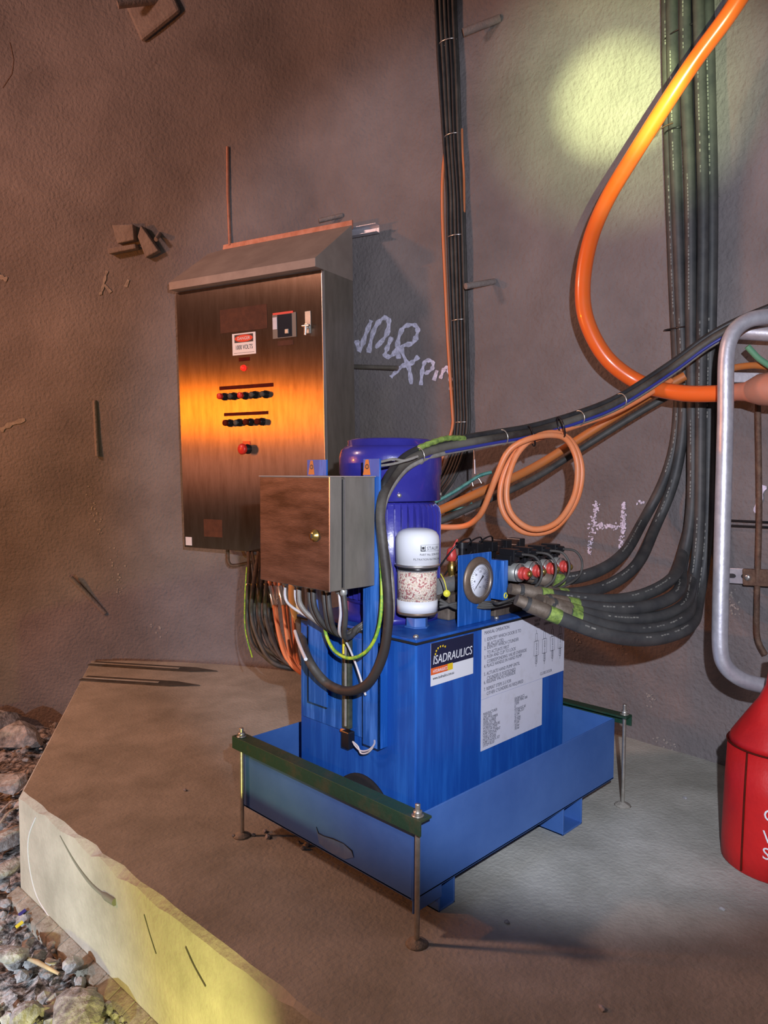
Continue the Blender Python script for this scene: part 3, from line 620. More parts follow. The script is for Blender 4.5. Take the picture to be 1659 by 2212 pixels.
def plate(q0, q1, m, name, par=door, th=.0015, off=0.0, lab=None):
    mx = (q0[0]+q1[0])/2; a0 = onc(q0, off)[0]; a1 = onc(q1, off)[0]; z0 = onc((mx, q0[1]), off)[1]; z1 = onc((mx, q1[1]), off)[1]
    return MB().box((min(a0, a1), off, min(z0, z1)), (max(a0, a1), off+th, max(z0, z1)), cb).build(name, m, par, bevel=.0008, label=lab)
M['plate'] = mat('rusty_legend_plate', (.06, .020, .011), (.10, .034, .017), .8, 0, scale=25)
plate((475, 663), (578, 715), 'plate', 'name_plate')
plate((600, 735), (634, 746), 'plate', 'small_plate')
plate((516, 772), (540, 780), 'reddark', 'lamp_legend')
plate((474, 831), (591, 839), 'reddark', 'legend_strip'); plate((484, 890), (580, 897), 'reddark', 'legend_strip')
plate((440, 1122), (481, 1160), 'plate', 'lower_plate')
plate((401, 1160), (415, 1178), 'paper', 'small_sticker')
# danger sign
a0, z0 = onc((552, 717)); a1, z1 = onc((503, 767)); a_l, a_r = a1, a0; z_t = (onc((528, 719))[1]); z_b = onc((528, 766))[1]
sg = MB().box((a_r, 0, z_b), (a_l, .0015, z_t), cb).build('danger_sign', 'white', door, label='white danger sign')
sW = a_l-a_r; sH = z_t-z_b; XD = -ca
MB().box((a_r+.1*sW, .0015, z_b+.57*sH), (a_l-.1*sW, .0022, z_b+.94*sH), cb).build('black_panel', 'ink', sg)
mb = MB(); cc = cb((a_l+a_r)/2, .0022, z_b+.755*sH); ring = []
for k in range(32): an = 2*pi*k/32; ring.append(cc+ca*(cos(an)*sW*.385)+cup*(sin(an)*sH*.165))
mb.prism(ring, cout*.0005); mb.build('red_oval', 'redplastic', sg)
text('lettering', 'DANGER', sH*.20, cb((a_l+a_r)/2, .0027, z_b+.69*sH), XD, cup, 'white', sg, 'CENTER', .95)
text('lettering', '1000 VOLTS', sH*.30, cb((a_l+a_r)/2, .0016, z_b+.25*sH), XD, cup, 'ink', sg, 'CENTER', .66)
mb = MB(); mb.box((a_r+.06*sW, .0015, z_b+.085*sH), (a_l-.06*sW, .002, z_b+.10*sH), cb); mb.build('rule_line', 'ink', sg)
# isolator window
wr = plate((589, 677), (641, 730), 'windowrim', 'isolator_surround', th=.004)
plate((600, 679), (632, 728), 'window', 'isolator_window', wr, .006, lab='dark isolator window')
plate((590, 674), (634, 679), 'redplastic', 'red_strip', wr, .005)
plate((590, 686), (600, 712), 'paper', 'white_strip', wr, .006)
a, z = onc((621, 716), .006); MB().box((a-.012, .006, z-.012), (a+.012, .016, z+.012), cb).build('switch_knob', 'alu', wr, bevel=.003)
# door handle
a, z = onc((666, 705)); hn = MB().box((a-.018, 0, z-.035), (a+.018, .004, z+.075), cb).build('handle_plate', 'alu', door, bevel=.004)
mb = MB(); mb.cyl(cb(a, .0, z), cb(a, .022, z), .012, n=16); mb.sweep([cb(a+.02, .022, z), cb(a-.02, .022, z)], [.007, .007], 10); mb.sweep([cb(a, .022, z), cb(a+.004, .024, z-.045)], [.009, .006], 10); mb.build('door_handle', 'bright', hn)
# pilot lamp, push buttons, emergency stop
a, z = onc((527, 795)); MB().lathe(cb(a, 0, z), [(.016, 0), (.016, .004), (.013, .006), (.013, .014), (.008, .02), (.002, .022)], cout, 20).build('pilot_lamp', 'redlamp', door, label='glowing red pilot lamp')
def button(q, red):
    a, z = onc(q); r = MB().lathe(cb(a, 0, z), [(.0205, 0), (.0205, .010), (.016, .014), (.0158, .028), (.013, .030)], cout, 20).build('push_button', 'blacknew', door)
    if red: MB().lathe(cb(a, 0, z), [(.013, .030), (.016, .032), (.016, .048), (.013, .051)], cout, 18).build('red_mushroom', 'reddark' if red == 2 else 'redplastic', r)
    else: MB().lathe(cb(a, 0, z), [(.015, .030), (.015, .037), (.011, .040)], cout, 18).build('knob', 'dusty', r)
for q, rd in (((486, 857), 1), ((506, 856), 0), ((530, 855), 1), ((552, 853), 0), ((575, 852), 0), ((498, 914), 2), ((518, 913), 0), ((542, 912), 2), ((567, 911), 2)): button(q, rd)
a, z = onc((536, 970)); es = MB().lathe(cb(a, 0, z), [(.026, 0), (.026, .008), (.020, .010), (.020, .034)], cout, 24).build('emergency_stop', 'blacknew', door)
MB().lathe(cb(a, 0, z), [(.014, .034), (.027, .038), (.029, .050), (.022, .058), (.004, .061)], cout, 24).build('mushroom_head', 'redplastic', es)
rl = plate((525, 953), (541, 967), 'redplastic', 'stop_legend', es, .003, lab='red emergency stop legend')
# support rail behind the hood
rail = MB()
zr = ch+hb-.03; 
for (o0, o1, z0, z1) in ((-.045, -.004, -.022, -.018), (-.045, -.004, .018, .022), (-.045, -.041, -.022, .022)):
    rail.box((-.135, -cdp+o0-.008, zr+z0), (cw+.04, -cdp+o1-.008, zr+z1), cb)
tag(rail.build('strut_channel', 'galv', bevel=.001), 'galvanised strut channel behind the cabinet hood, its end jutting out to the right', 'strut channel')
br = MB(); a, z = onc((492, 1195), -.2)
br.sweep(smooth_path([cb(a, -.2, .01), cb(a, -.2, -.06), cb(a-.004, -.2, -.105), cb(a-.03, -.22, -.125), cb(a-.14, -.30, -.105), cb(a-.3, -.33, -.10)], 5), .011, 8)
tag(br.build('support_bracket', 'rust'), 'rusty bent bracket under the left bottom of the cabinet', 'bracket')
# ------------------------------------------------------------------ cables below the cabinet
for i in range(10):
    f_ = i/9; jx = random.uniform(-3, 3)
    a, z = onc((538+46*f_, 1195), -.14)
    jt = .10*sin(i*2.4); pts = [cb(a, -.14+.05*sin(i*2.4), .005), dep((536+50*f_, 1262), 3.25+jt), dep((534+52*f_+jx, 1330), 3.2+jt), dep((545+58*f_-jx*1.5, 1390), 3.12-.1*f_+jt), dep((582+46*f_+jx, 1425+7*sin(i)), 3.0-.1*f_+jt*.8), dep((628+30*f_, 1445-10*f_), 2.9-.1*f_), dep((690+20*f_, 1440-16*f_), 2.88-.1*f_)]
    c = thing('power_cable', 'dark cable dropping from the cabinet base and curving behind the tank', 'cable', pts[1], 'dark cables below the cabinet')
    MB().tube(pts, .0085, 8).build('cable_sheath', 'dusty', c); q0, q1 = pts[1], pts[1].lerp(pts[2], .6)
    MB().sweep([q0, q0.lerp(q1, .2), q0.lerp(q1, .25), q1], [.013, .013, .011, .010], 10).build('gland', 'blacknew' if i % 3 else 'bright', c)
for i in range(5):
    f_ = i/4
    jx = 5*sin(i*2.9+1); jt = .06*sin(i*2.1); pts = [dep((583+44*f_, 1225), 3.2+jt), dep((583+44*f_, 1270), 3.15+jt), dep((588+44*f_+jx, 1310), 3.05+jt), dep((598+38*f_+jx, 1370), 2.95+jt), dep((618+24*f_, 1420), 2.86), dep((648+8*f_, 1452-4*f_), 2.8), dep((690, 1470), 2.78)]
    c = thing('orange_control_cable', 'orange cable dropping beside the junction box and curving behind the tank', 'cable', pts[1], 'orange cables below the cabinet')
    MB().tube(pts, .0085, 8).build('cable_sheath', 'orange', c); MB().sweep([pts[1], pts[1].lerp(pts[2], .45), pts[1].lerp(pts[2], .5), pts[2]], [.014, .014, .011, .011], 10).build('gland', 'bright', c)
mb = MB(); mb.tube([dep((533, 1225), 3.2), dep((529, 1290), 3.15), dep((530, 1360), 3.1), dep((545, 1420), 3.05)], .003, 6)
tag(mb.build('earth_wire', 'limegreen'), 'thin green earth wire left of the dark cables below the cabinet', 'wire')
# ------------------------------------------------------------------ thick looped supply cable with its tan shroud
T1 = TX-.075
loop = [dep((645, 1338), 2.50), dep((653, 1378), 2.38), dep((668, 1428), 2.2), onx((705, 1475), T1), onx((752, 1493), T1-.01), onx((796, 1475), T1-.01), onx((826, 1420), T1), onx((838, 1350), T1), onx((838, 1270), T1), onx((828, 1180), T1+.01), onx((822, 1110), T1+.02), onx((832, 1058), T1+.06), dep((866, 1008), 2.16), dep((905, 983), 2.22), dep((960, 966), 2.30), dep((1060, 948), 2.42), dep((1150, 932), 2.52), dep((1250, 903), 2.59), dep((1340, 866), 2.63), dep((1450, 796), 2.64), dep((1530, 738), 2.61), dep((1600, 700), 2.56), dep((1700, 660), 2.47)]
sc_ = thing('supply_cable', 'thick black cable looping under the junction box and rising along the overhead run', 'cable', loop[4])
MB().tube(loop, .0138, 12).build('cable_sheath', 'loopcable', sc_)
sp = smooth_path([dep((640, 1262), 2.50), dep((641, 1300), 2.50), dep((645, 1345), 2.50)], 4)
MB().sweep(sp, [.026, .0275, .0285, .0285, .028, .026, .023, .018, .0135], 16).build('tan_shroud', 'tan', sc_, label='tan rubber shroud')
mk = smooth_path([dep((646, 1362), 2.44)-RT*.012, dep((655, 1388), 2.33)-RT*.012, dep((668, 1422), 2.2)-RT*.009], 4)
MB().sweep([p-FW*.014 for p in mk], .006, 6).build('cable_marker', 'white', sc_, label='white cable marker sleeve')
def run(name, label, offs, r, m, start=11, group=None, pre=None, end=None):
    pts = []
    for p in loop[start:end]: pts.append(p+UP*offs[1]+FW*offs[0]+RT*offs[2])
    pts = (pre or [])+pts
    return tag(MB().tube(pts, r, 10).build(name, m), label, 'cable', group)
pre1 = [onx((828, 1395), T1+.01), onx((846, 1330), T1+.01), onx((845, 1250), T1+.01), onx((832, 1180), T1+.03), onx((826, 1120), T1+.045)]
run('overhead_cable', 'grey dusty cable beside the thick supply cable, on the overhead run', (.004, -.018, .006), .008, 'greycable', pre=pre1)
pre2 = [onx((832, 1180), T1+.04), onx((824, 1120), T1+.05)]
run('overhead_cable', 'black cable on the top of the overhead run', (.008, .020, -.002), .010, 'black', pre=pre2)
run('overhead_cable', 'black cable behind the others in the overhead run', (.026, .004, .0), .010, 'hose', pre=pre2)
run('overhead_cable', 'slim dark blue cable along the underside of the overhead run', (-.006, -.016, .0), .006, 'bluewire', start=14)
pe = [onx((702, 1340), -.01+.05), onx((704, 1370), .05), onx((722, 1405), .05), onx((755, 1422), .05), onx((790, 1408), .055), onx((814, 1370), .06), onx((824, 1310), .07), onx((824, 1230), .08), onx((820, 1150), .09), onx((826, 1085), .115)]
tag(MB().tube(pe, .0052, 8).build('earth_cable', 'limegreen'), 'yellow-green earth cable looping below the junction box', 'cable')
mb = MB(); pts = smooth_path([loop[13]+UP*.022-FW*.006, loop[14]+UP*.026-FW*.008, dep((1003, 957), 2.36)+UP*.014-FW*.008], 8)
mb.sweep(pts, [.008+.002*(i % 2) for i in range(len(pts))], 10); tag(mb.build('spiral_wrap', 'yelsleeve'), 'ribbed yellow-green sleeve lying on the overhead run above the motor', 'cable sleeve')
for i, q in enumerate([(822, 997), (838, 1003)]):
    mb = MB(); mb.tube([dep((822, 998+8*i), 2.08), dep((850, 992+10*i), 2.1), dep((875, 995), 2.12), dep((902, 986), 2.15)], .004, 8)
    tag(mb.build('tie_wire', 'greycable'), 'twisted grey tie wire fixing the overhead run to the blue post', 'wire', 'tie wires at the blue post')
def tie(c, ax, R_, lab, grp, m='zinc', name='cable_tie', r=.0022):
    tag(MB().torus(c, ax, R_, r, 20, 6).build(name, m), lab, 'cable tie', grp)
for i, (q, t) in enumerate([((905, 985), 2.22), ((1085, 945), 2.45), ((1250, 903), 2.59), ((1340, 866), 2.63)]):
    tie(dep(q, t), (loop[15]-loop[14]), .026, 'pale cable tie around the overhead cable run', 'ties on the overhead run')
# ------------------------------------------------------------------ orange coil hanging from the run
cp = [(1450, 822, 2.68), (1340, 885, 2.65), (1250, 918, 2.60), (1190, 938, 2.54), (1130, 962, 2.50), (1094, 1012, 2.50), (1080, 1070, 2.50), (1094, 1118, 2.50), (1135, 1150, 2.51), (1195, 1143, 2.53), (1243, 1085, 2.56), (1257, 1015, 2.57), (1238, 958, 2.56), (1200, 935, 2.53), (1150, 948, 2.485), (1112, 990, 2.47), (1094, 1060, 2.46), (1106, 1112, 2.46), (1150, 1143, 2.47), (1203, 1128, 2.49), (1240, 1072, 2.52), (1247, 1002, 2.53), (1226, 952, 2.52), (1190, 940, 2.49), (1138, 950, 2.45), (1098, 975, 2.45), (1072, 1030, 2.47), (1045, 1098, 2.52), (1028, 1122, 2.56), (1005, 1136, 2.60), (965, 1139, 2.64), (900, 1135, 2.7)]
tag(MB().tube([dep((a, b), t) for a, b, t in cp], .0105, 12).build('coiled_cable', 'orange'), 'bright orange cable hanging in a coil of several turns below the overhead run', 'cable')
for q in ((1148, 942), (1212, 922)): tag(MB().torus(dep(q, 2.5), RT+UP*.3, .036, .0028, 24, 6).build('coil_tie', 'blacknew'), 'black tie looped round the orange coil and the overhead run', 'cable tie', 'ties holding the orange coil')
# second orange cable nearer the wall, and its black companion
o2 = [(1480, 812, 2.75), (1390, 862, 2.81), (1280, 930, 2.88), (1170, 1000, 2.88), (1100, 1036, 2.84), (1040, 1062, 2.80), (960, 1098, 2.76), (900, 1125, 2.72)]
tag(MB().tube([dep((a, b), t) for a, b, t in o2], .017, 12).build('orange_power_cable', 'orangedark'), 'dusty orange power cable slanting up to the right behind the coil', 'cable')
tag(MB().tube([dep((a, b+24), t+.03) for a, b, t in o2], .013, 12).build('black_power_cable', 'dusty'), 'dusty black cable slanting just below the straight orange power cable', 'cable')
tag(MB().tube([dep(q, 2.86) for q in [(940, 1085), (975, 1066), (1010, 1044), (1035, 1028), (1062, 1020)]], .007, 8).build('teal_cable', 'teal'), 'teal green cable end slanting above the dusty orange power cable', 'cable')
tag(MB().tube([dep(q, 2.88) for q in [(960, 1108), (985, 1100), (1010, 1094), (1020, 1086)]], .004, 8).build('teal_wire', 'teal'), 'thin teal wire just under the dusty orange power cable', 'cable')
sk = thing('hanging_shackle', 'small galvanised hook and shackle hanging in front of the wall beside the motor', 'shackle', dep((1026, 1030), 2.9))
MB().cyl(dep((1024, 950), 2.92), dep((1026, 1024), 2.9), .0035, n=8).build('hanger_rod', 'galv', sk)
MB().tube([dep(q, 2.88) for q in [(1022, 1050), (1020, 1040), (1026, 1031), (1034, 1034), (1040, 1044)]], .0035, 8).build('hook', 'bright', sk)
MB().cyl(dep((1032, 1027), 2.88), dep((1044, 1027), 2.88), .006, n=8).build('yellow_pin', 'yellow', sk)
# ------------------------------------------------------------------ cable bundle on the wall behind the motor
c1 = [(963, -60), (968, 60), (973, 150), (981, 300), (988, 420), (990, 510), (996, 692), (1002, 850), (1003, 915), (996, 975), (978, 1035), (948, 1090), (915, 1150)]
hw = [25, 25, 24, 20, 20, 20, 19, 17, 17, 18, 20, 20, 20]
of = [.0]*9+[.01, .05, .11, .18]
def wall_run(ctr, half, offs, f_, lay, r, extra=0):
    return [wp_((c[0]+f_*h, c[1]), r+lay+o+extra) if c[1] < 1120 else dep((c[0]+f_*h, c[1]), 2.85) for c, h, o in zip(ctr, half, offs)]
k = 0
for lay, n_ in ((.004, 6), (.022, 5)):
    for i in range(n_):
        f_ = -1+2*(i+.5)/n_
        tag(MB().tube(wall_run(c1, hw, of, f_*.95, lay, .0075), .0078, 8, 4).build('wall_cable', 'dusty' if (i+k) % 3 else 'black'), 'slim dark cable in the vertical bundle behind the motor', 'cable', 'dark cables in the narrow wall bundle')
        k += 1
oc = [(966, 300, .004), (964, 380, .03), (964, 470, .036), (969, 600, .036), (976, 740, .036), (985, 880, .036), (986, 925, .04), (970, 985, .06), (958, 1050, .1), (940, 1100, .15)]
tag(MB().tube([wp_((a, b), c) for a, b, c in oc], .008, 10, 4).build('orange_wall_cable', 'orange'), 'orange cable along the left side of the narrow wall bundle', 'cable')
oc = [(1000, 280, .01), (1003, 330, .02), (1006, 380, .02), (1006, 440, .015), (1004, 500, .004)]
tag(MB().tube([wp_((a, b), c) for a, b, c in oc], .006, 8, 4).build('orange_wall_cable', 'orange'), 'short bulge of orange cable on the right side of the narrow wall bundle', 'cable')
for q, R_ in (((972, 94), .045), ((982, 296), .040), ((989, 511), .040), ((996, 692), .038), ((1003, 912), .036)):
    c = thing('cable_clip', 'shiny metal tie across the narrow wall cable bundle', 'cable tie', wp_(q, .03), 'metal ties on the narrow wall bundle')
    n_ = wal(q)[1]; t_ = n_.cross(V((0, 0, 1))).normalized()
    ring = [wp_(q, .02)+t_*(cos(a_)*R_)+n_*(sin(a_)*.026) for a_ in [2*pi*k/20 for k in range(21)]]
    MB().sweep(ring, .003, 6).build('tie_band', 'bright', c)
# ------------------------------------------------------------------ big hydraulic hoses
def hose(px, r, lab, fit=True):
    pts = [(wp_((a, b), t) if w_ else dep((a, b), t)) for a, b, t, w_ in px]
    h = thing('hydraulic_hose', lab, 'hose', pts[len(pts)//2], 'black hydraulic hoses rising up the wall')
    sm = smooth_path(pts, 6)
    for _ in range(14): sm = [sm[0]]+[sm[k_-1]*.25+sm[k_]*.5+sm[k_+1]*.25 for k_ in range(1, len(sm)-1)]+[sm[-1]]
    pr = MB().sweep(sm, r, 12); nb = len(pr.f)
    mb = MB(); 
    if fit:
        p0, p1 = pts[-1], pts[-2]; d_ = (p1-p0).normalized(); MB().sweep([p0-d_*.03, p0+d_*.01, p0+d_*.012, p0+d_*.07], [r*.8, r*.85, r*1.1, r*1.1], 14).build('crimp_fitting', 'brownblock', h)
        MB().sweep([p0+d_*(.075), p0+d_*.112], r*1.08, 14).build('lime_sleeve', 'yelsleeve', h, label='lime green sleeve')
    ph = random.randint(0, 3)
    i = 3
    while i < len(sm)-10:
        a, b = sm[i], sm[i+1]; t_ = (b-a).normalized(); v_ = (CAM-a).normalized(); s_ = t_.cross(v_).normalized(); n_ = s_.cross(t_).normalized()
        if n_.dot(v_) < 0: n_ = -n_
        if (i//8+ph) % 2 == 0:
            L_ = (b-a).length; nd = max(1, int(L_/.012))
            for k in range(nd):
                if random.random() < .25: continue
                c0 = a+t_*(L_*k/nd); c1_ = a+t_*(L_*(k+.7)/nd); e_ = random.uniform(-.0005, .0005)
                o_ = n_*(r*.94)+s_*(r*.36); pr.prism([c0+o_+s_*(.0022+e_), c1_+o_+s_*.0022, c1_+o_-s_*.0022, c0+o_-s_*.0022], n_*.0009)
        i += 1
    pr.build('hose_body', 'hose', h, mats=('fadedprint', nb))
hs = []
# x at top, x at 700, route below
routes = [
 (1447, 1466, [(1476, 860, .03, 1), (1473, 960, .05, 1), (1450, 1050, .07, 1), (1408, 1130, .10, 1), (1355, 1192, 2.72, 0), (1300, 1232, 2.60, 0), (1240, 1250, 2.50, 0), (1190, 1252, 2.44, 0), (1150, 1248, 2.42, 0)], 'upper left hydraulic hose, highest of the two that sweep off below the orange hose', .0),
 (1463, 1482, [(1490, 860, .03, 1), (1490, 960, .05, 1), (1474, 1060, .07, 1), (1440, 1140, .10, 1), (1385, 1215, 2.72, 0), (1330, 1258, 2.58, 0), (1270, 1280, 2.46, 0), (1210, 1284, 2.38, 0), (1165, 1278, 2.34, 0)], 'second hydraulic hose sweeping left off the wall below the orange hose', .01),
 (1480, 1495, [(1503, 860, .03, 1), (1508, 1000, .04, 1), (1512, 1110, .06, 1), (1500, 1190, .10, 1), (1462, 1246, 2.66, 0), (1400, 1283, 2.52, 0), (1330, 1298, 2.42, 0), (1260, 1296, 2.34, 0), (1165, 1283, 2.27, 0), (1120, 1275, 2.25, 0)], 'uppermost hose of the wide bend at the bottom right', .0),
 (1497, 1508, [(1513, 860, .05, 1), (1518, 1000, .06, 1), (1521, 1130, .08, 1), (1510, 1220, .14, 1), (1475, 1278, 2.58, 0), (1410, 1310, 2.46, 0), (1330, 1318, 2.34, 0), (1250, 1308, 2.26, 0), (1180, 1298, 2.22, 0)], 'second hose down in the wide bend at the bottom right', .018),
 (1513, 1520, [(1521, 860, .02, 1), (1526, 1000, .03, 1), (1529, 1150, .05, 1), (1520, 1250, .12, 1), (1484, 1308, 2.6, 0), (1420, 1336, 2.46, 0), (1340, 1340, 2.34, 0), (1260, 1325, 2.24, 0), (1190, 1305, 2.18, 0)], 'middle hose of the wide bend at the bottom right', .0),
 (1527, 1533, [(1530, 860, .05, 1), (1534, 1000, .06, 1), (1537, 1170, .08, 1), (1528, 1270, .14, 1), (1490, 1332, 2.52, 0), (1425, 1360, 2.4, 0), (1350, 1362, 2.3, 0), (1270, 1343, 2.22, 0), (1185, 1306, 2.18, 0)], 'second lowest hose of the wide bend at the bottom right', .018),
 (1538, 1543, [(1538, 860, .02, 1), (1541, 1000, .04, 1), (1542, 1190, .06, 1), (1534, 1290, .13, 1), (1500, 1350, 2.5, 0), (1435, 1380, 2.36, 0), (1355, 1382, 2.26, 0), (1275, 1362, 2.18, 0), (1200, 1330, 2.15, 0), (1135, 1303, 2.14, 0)], 'lowest hose of the wide bend at the bottom right', .0)]
for xt, xm, rt, lab, ex_ in routes:
    up_ = [(xt, -80, .03+ex_, 1), (xt+1, 60, .03+ex_, 1), (xt+4, 250, .03+ex_, 1), (xt+9, 450, .03+ex_, 1), (xm, 700, .03+ex_, 1)]
    hose([(a, b, t+(ex_ if w_ else 0), w_) for a, b, t, w_ in up_+rt], .0215, lab)
for q, R_ in (((1489, 77), .085), ((1470, 290), .045), ((1490, 708), .09)):
    n_ = wal(q)[1]; t_ = n_.cross(V((0, 0, 1))).normalized(); c0 = wp_(q, .03)
    ring = [c0+t_*(cos(2*pi*k/24)*R_)+n_*(sin(2*pi*k/24)*.045) for k in range(25)]
    tag(MB().sweep(ring, .003, 6).build('hose_tie', 'blacknew'), 'thin black tie wire round the hydraulic hoses on the wall', 'cable tie', 'ties on the hydraulic hoses')
tag(MB().tube([wp_(q, .09) for q in [(1477, 280), (1462, 284), (1448, 292), (1440, 303), (1431, 310)]], .0025, 6).build('tie_tail', 'rust'), 'loose twisted wire tail poking out left of the hose bundle', 'wire')
# big orange hose
oh = [(1720, -180, 2.32), (1625, -45, 2.40), (1568, 40, 2.46), (1505, 125, 2.54), (1440, 222, 2.62), (1372, 330, 2.68), (1312, 430, 2.72), (1275, 520, 2.74), (1259, 615, 2.75), (1268, 695, 2.75), (1312, 775, 2.74), (1385, 828, 2.72), (1470, 849, 2.62), (1560, 850, 2.52), (1605, 846, 2.48)]
ohh = thing('orange_hose', 'thick glossy orange hose curving down past the torch spot to the right', 'hose', dep((1259, 615), 2.75))
MB().tube([dep((a, b), t) for a, b, t in oh], .0295, 18, 8).build('hose_body', 'orangehose', ohh)
MB().sweep([dep((1590, 847), 2.49), dep((1612, 846), 2.46), dep((1640, 842), 2.42), dep((1668, 840), 2.40), (dep((1740, 838), 2.36))], [.030, .033, .052, .058, .058], 20).build('shroud', 'boot', ohh, label='dusty red-brown shroud')
# ------------------------------------------------------------------ bent galvanised pipe frame
fp = [(1800, 676), (1720, 678), (1655, 684), (1612, 694), (1582, 722), (1569, 775), (1567, 900), (1563, 1050), (1559, 1200), (1556, 1320), (1556, 1400), (1568, 1440), (1603, 1468), (1650, 1481), (1720, 1490), (1800, 1500)]
tag(MB().tube([dep(q, 2.40) for q in fp], .0255, 18, 8).build('bent_pipe', 'galv'), 'galvanised bent-pipe frame with rounded corners at the right edge', 'pipe frame')
# things on the wall at the far right
mb = MB(); p0, n_ = wal((1572, 1240), .012); p1, _ = wal((1700, 1246), .012); t_ = (p1-p0).normalized(); u_ = V((0, 0, 1)); u_ = (u_-t_*u_.dot(t_)).normalized(); n_ = u_.cross(t_); n_ = n_ if n_.dot(CAM-p0) > 0 else -n_
ss_ = thing('slotted_strut', 'short slotted galvanised strut on the wall right of the pipe frame', 'strut', p0)
mb.prism([p0-u_*.030, p1-u_*.030, p1+u_*.030, p0+u_*.030], n_*.030); mb.build('channel', 'galv', ss_, bevel=.002)
for s_ in (.03, .085, .15):
    c = p0+t_*s_+n_*.0302; mb = MB(); mb.prism([c+t_*(cos(a_)*.012+(.006 if cos(a_) > 0 else -.006))+u_*(sin(a_)*.009) for a_ in [2*pi*k/16 for k in range(16)]], n_*.0008); mb.build('slot', 'ink', ss_)
bp_, _ = wal((1640, 1242), .05); bk = thing('pipe_clamp', 'brown pipe clamp with a pale bolt on the slotted strut', 'clamp', bp_)
mb = MB(); mb.prism([bp_-t_*.035-u_*.032, bp_+t_*.06-u_*.032, bp_+t_*.06+u_*.032, bp_-t_*.035+u_*.032], n_*.02); mb.build('clamp_body', 'rust', bk, bevel=.003)
MB().lathe(bp_-t_*.016+n_*.02, [(.012, 0), (.012, .006), (.006, .008)], n_, 12).build('bolt', 'bright', bk)
tag(MB().tube([wp_((1650, 850), .06), wp_((1650, 1100), .06), wp_((1647, 1300), .06), wp_((1649, 1370), .06), wp_((1668, 1408), .06)], .011, 10).build('brown_band', 'rust'), 'dark brown vertical band at the right edge, bending off at its foot', 'conduit')  # dark brown band swept up the wall, curving off at the bottom
for y in (1122, 1133):
    tag(MB().cyl(wp_((1572, y), .03), wp_((1700, y+6), .03), .0045, n=8).build('thin_rod', 'blacknew'), 'thin black rod across the wall right of the pipe frame', 'rod', 'thin black rods at the right edge')
tag(MB().cyl(dep((1594, 716), 2.60), dep((1720, 724), 2.50), .028, n=16).build('grey_pipe', 'galv'), 'grey pipe stub behind the top corner of the pipe frame', 'pipe')
tag(MB().tube([dep(q, 2.52) for q in [(1614, 748), (1625, 760), (1640, 775), (1665, 792)]], .011, 8).build('green_strap', mat('pale_green_strap', (.12, .30, .17), None, .6)), 'pale green strap end behind the pipe frame', 'strap')
tag(MB().tube([dep(q, 2.58) for q in [(1560, 800), (1600, 792), (1640, 790), (1700, 800)]], .012, 10).build('short_orange_cable', 'orangedark'), 'dusty orange cable length above the red-brown shroud', 'cable')
mb = MB(); a, b = dep((1560, 814), 2.64), dep((1640, 816), 2.62); mb.prism([a-UP*.018, b-UP*.018, b+UP*.018, a+UP*.018], FW*.02); tag(mb.build('grey_bracket', 'galv', bevel=.002), 'small grey slotted bracket between orange cable and shroud', 'bracket')
# ------------------------------------------------------------------ fire extinguisher cover
ec = onz((1677, 1862), .0)
ex = thing('extinguisher_cover', 'bright red fire extinguisher cover tapering to a neck at the right edge', 'extinguisher cover', ec)
MB().lathe(ec, [(.150, .0), (.156, .006), (.157, .06), (.152, .24), (.146, .370)], n=48).build('cover_skirt', 'red', ex)
MB().lathe(ec, [(.146, .370), (.138, .392), (.098, .455), (.062, .510), (.044, .552), (.036, .62), (.034, .66)], n=48).build('cover_hood', 'red', ex)
MB().torus(ec+V((0, 0, .372)), (0, 0, 1), .1475, .0028, 64, 6).build('piping', 'reddark', ex)
va = math.atan2(CAM.y-ec.y, CAM.x-ec.x)
for da in (-.62,):
    an = va+da; MB().tube([ec+V((r_*cos(an), r_*sin(an), z)) for r_, z in ((.158, .01), (.1575, .06), (.153, .24), (.147, .368))], .003, 6).build('seam', 'reddark', ex)
for s_, z in (('O', .19), ('W', .125), ('S', .075)):
    an = va-.24; d_ = V((cos(an), sin(an), 0)); s2_ = V((-sin(an), cos(an), 0)); text('lettering', s_, .05, ec+d_*.1575+V((0, 0, z)), s2_, Z_, 'white', ex, 'LEFT', 1)
# ------------------------------------------------------------------ bolts, bars and paint on the wall
def stub(qa, oa, qb, ob, r, lab, m='wall', name='rock_bolt', r2=None):
    tag(MB().sweep([wp_(qa, oa), wp_(qb, ob)], [r, r2 or r], 10).build(name, m), lab, 'rock bolt')
M['sprayed'] = mat('sprayed_over_steel', (.24, .20, .185), (.30, .26, .24), .9, scale=12, bump=.6, bscale=60, spec=.2)
rb = thing('rock_bolt', 'concrete-coated rock bolt with plate at the top left of the wall', 'rock bolt', wp_((310, 30), .02))
MB().sweep([wp_((278, 40), .14), wp_((345, 5), .02)], .020, 12).build('bolt_end', 'sprayed', rb)
mb = MB(); c, n_ = wal((330, 22), .0); t_ = n_.cross(V((0, 0, 1))).normalized(); u_ = n_.cross(t_)
t2 = (t_*cos(.5)+u_*sin(.5)); u2 = n_.cross(t2); mb.prism([c+t2*.14+u2*.12, c-t2*.14+u2*.12, c-t2*.16-u2*.10, c+t2*.12-u2*.12], n_*.035); mb.build('bolt_plate', 'sprayed', rb, bevel=.02)
rb = thing('rock_bolt', 'sprayed-over rock bolt and bent plates left of the cabinet top', 'rock bolt', wp_((300, 520), .02))
for qs in ([(250, 490), (295, 488), (298, 522), (262, 530)], [(312, 490), (350, 545), (322, 560), (305, 515)], [(240, 540), (300, 530), (302, 540), (244, 552)]):
    c, n_ = wal((300, 520)); MB().prism([wp_(q, .0) for q in qs], n_*.05).build('bolt_plate', 'sprayed', rb, bevel=.006)
MB().sweep([wp_((345, 505), .0), wp_((350, 525), .07)], .012, 10).build('bolt_end', 'sprayed', rb)
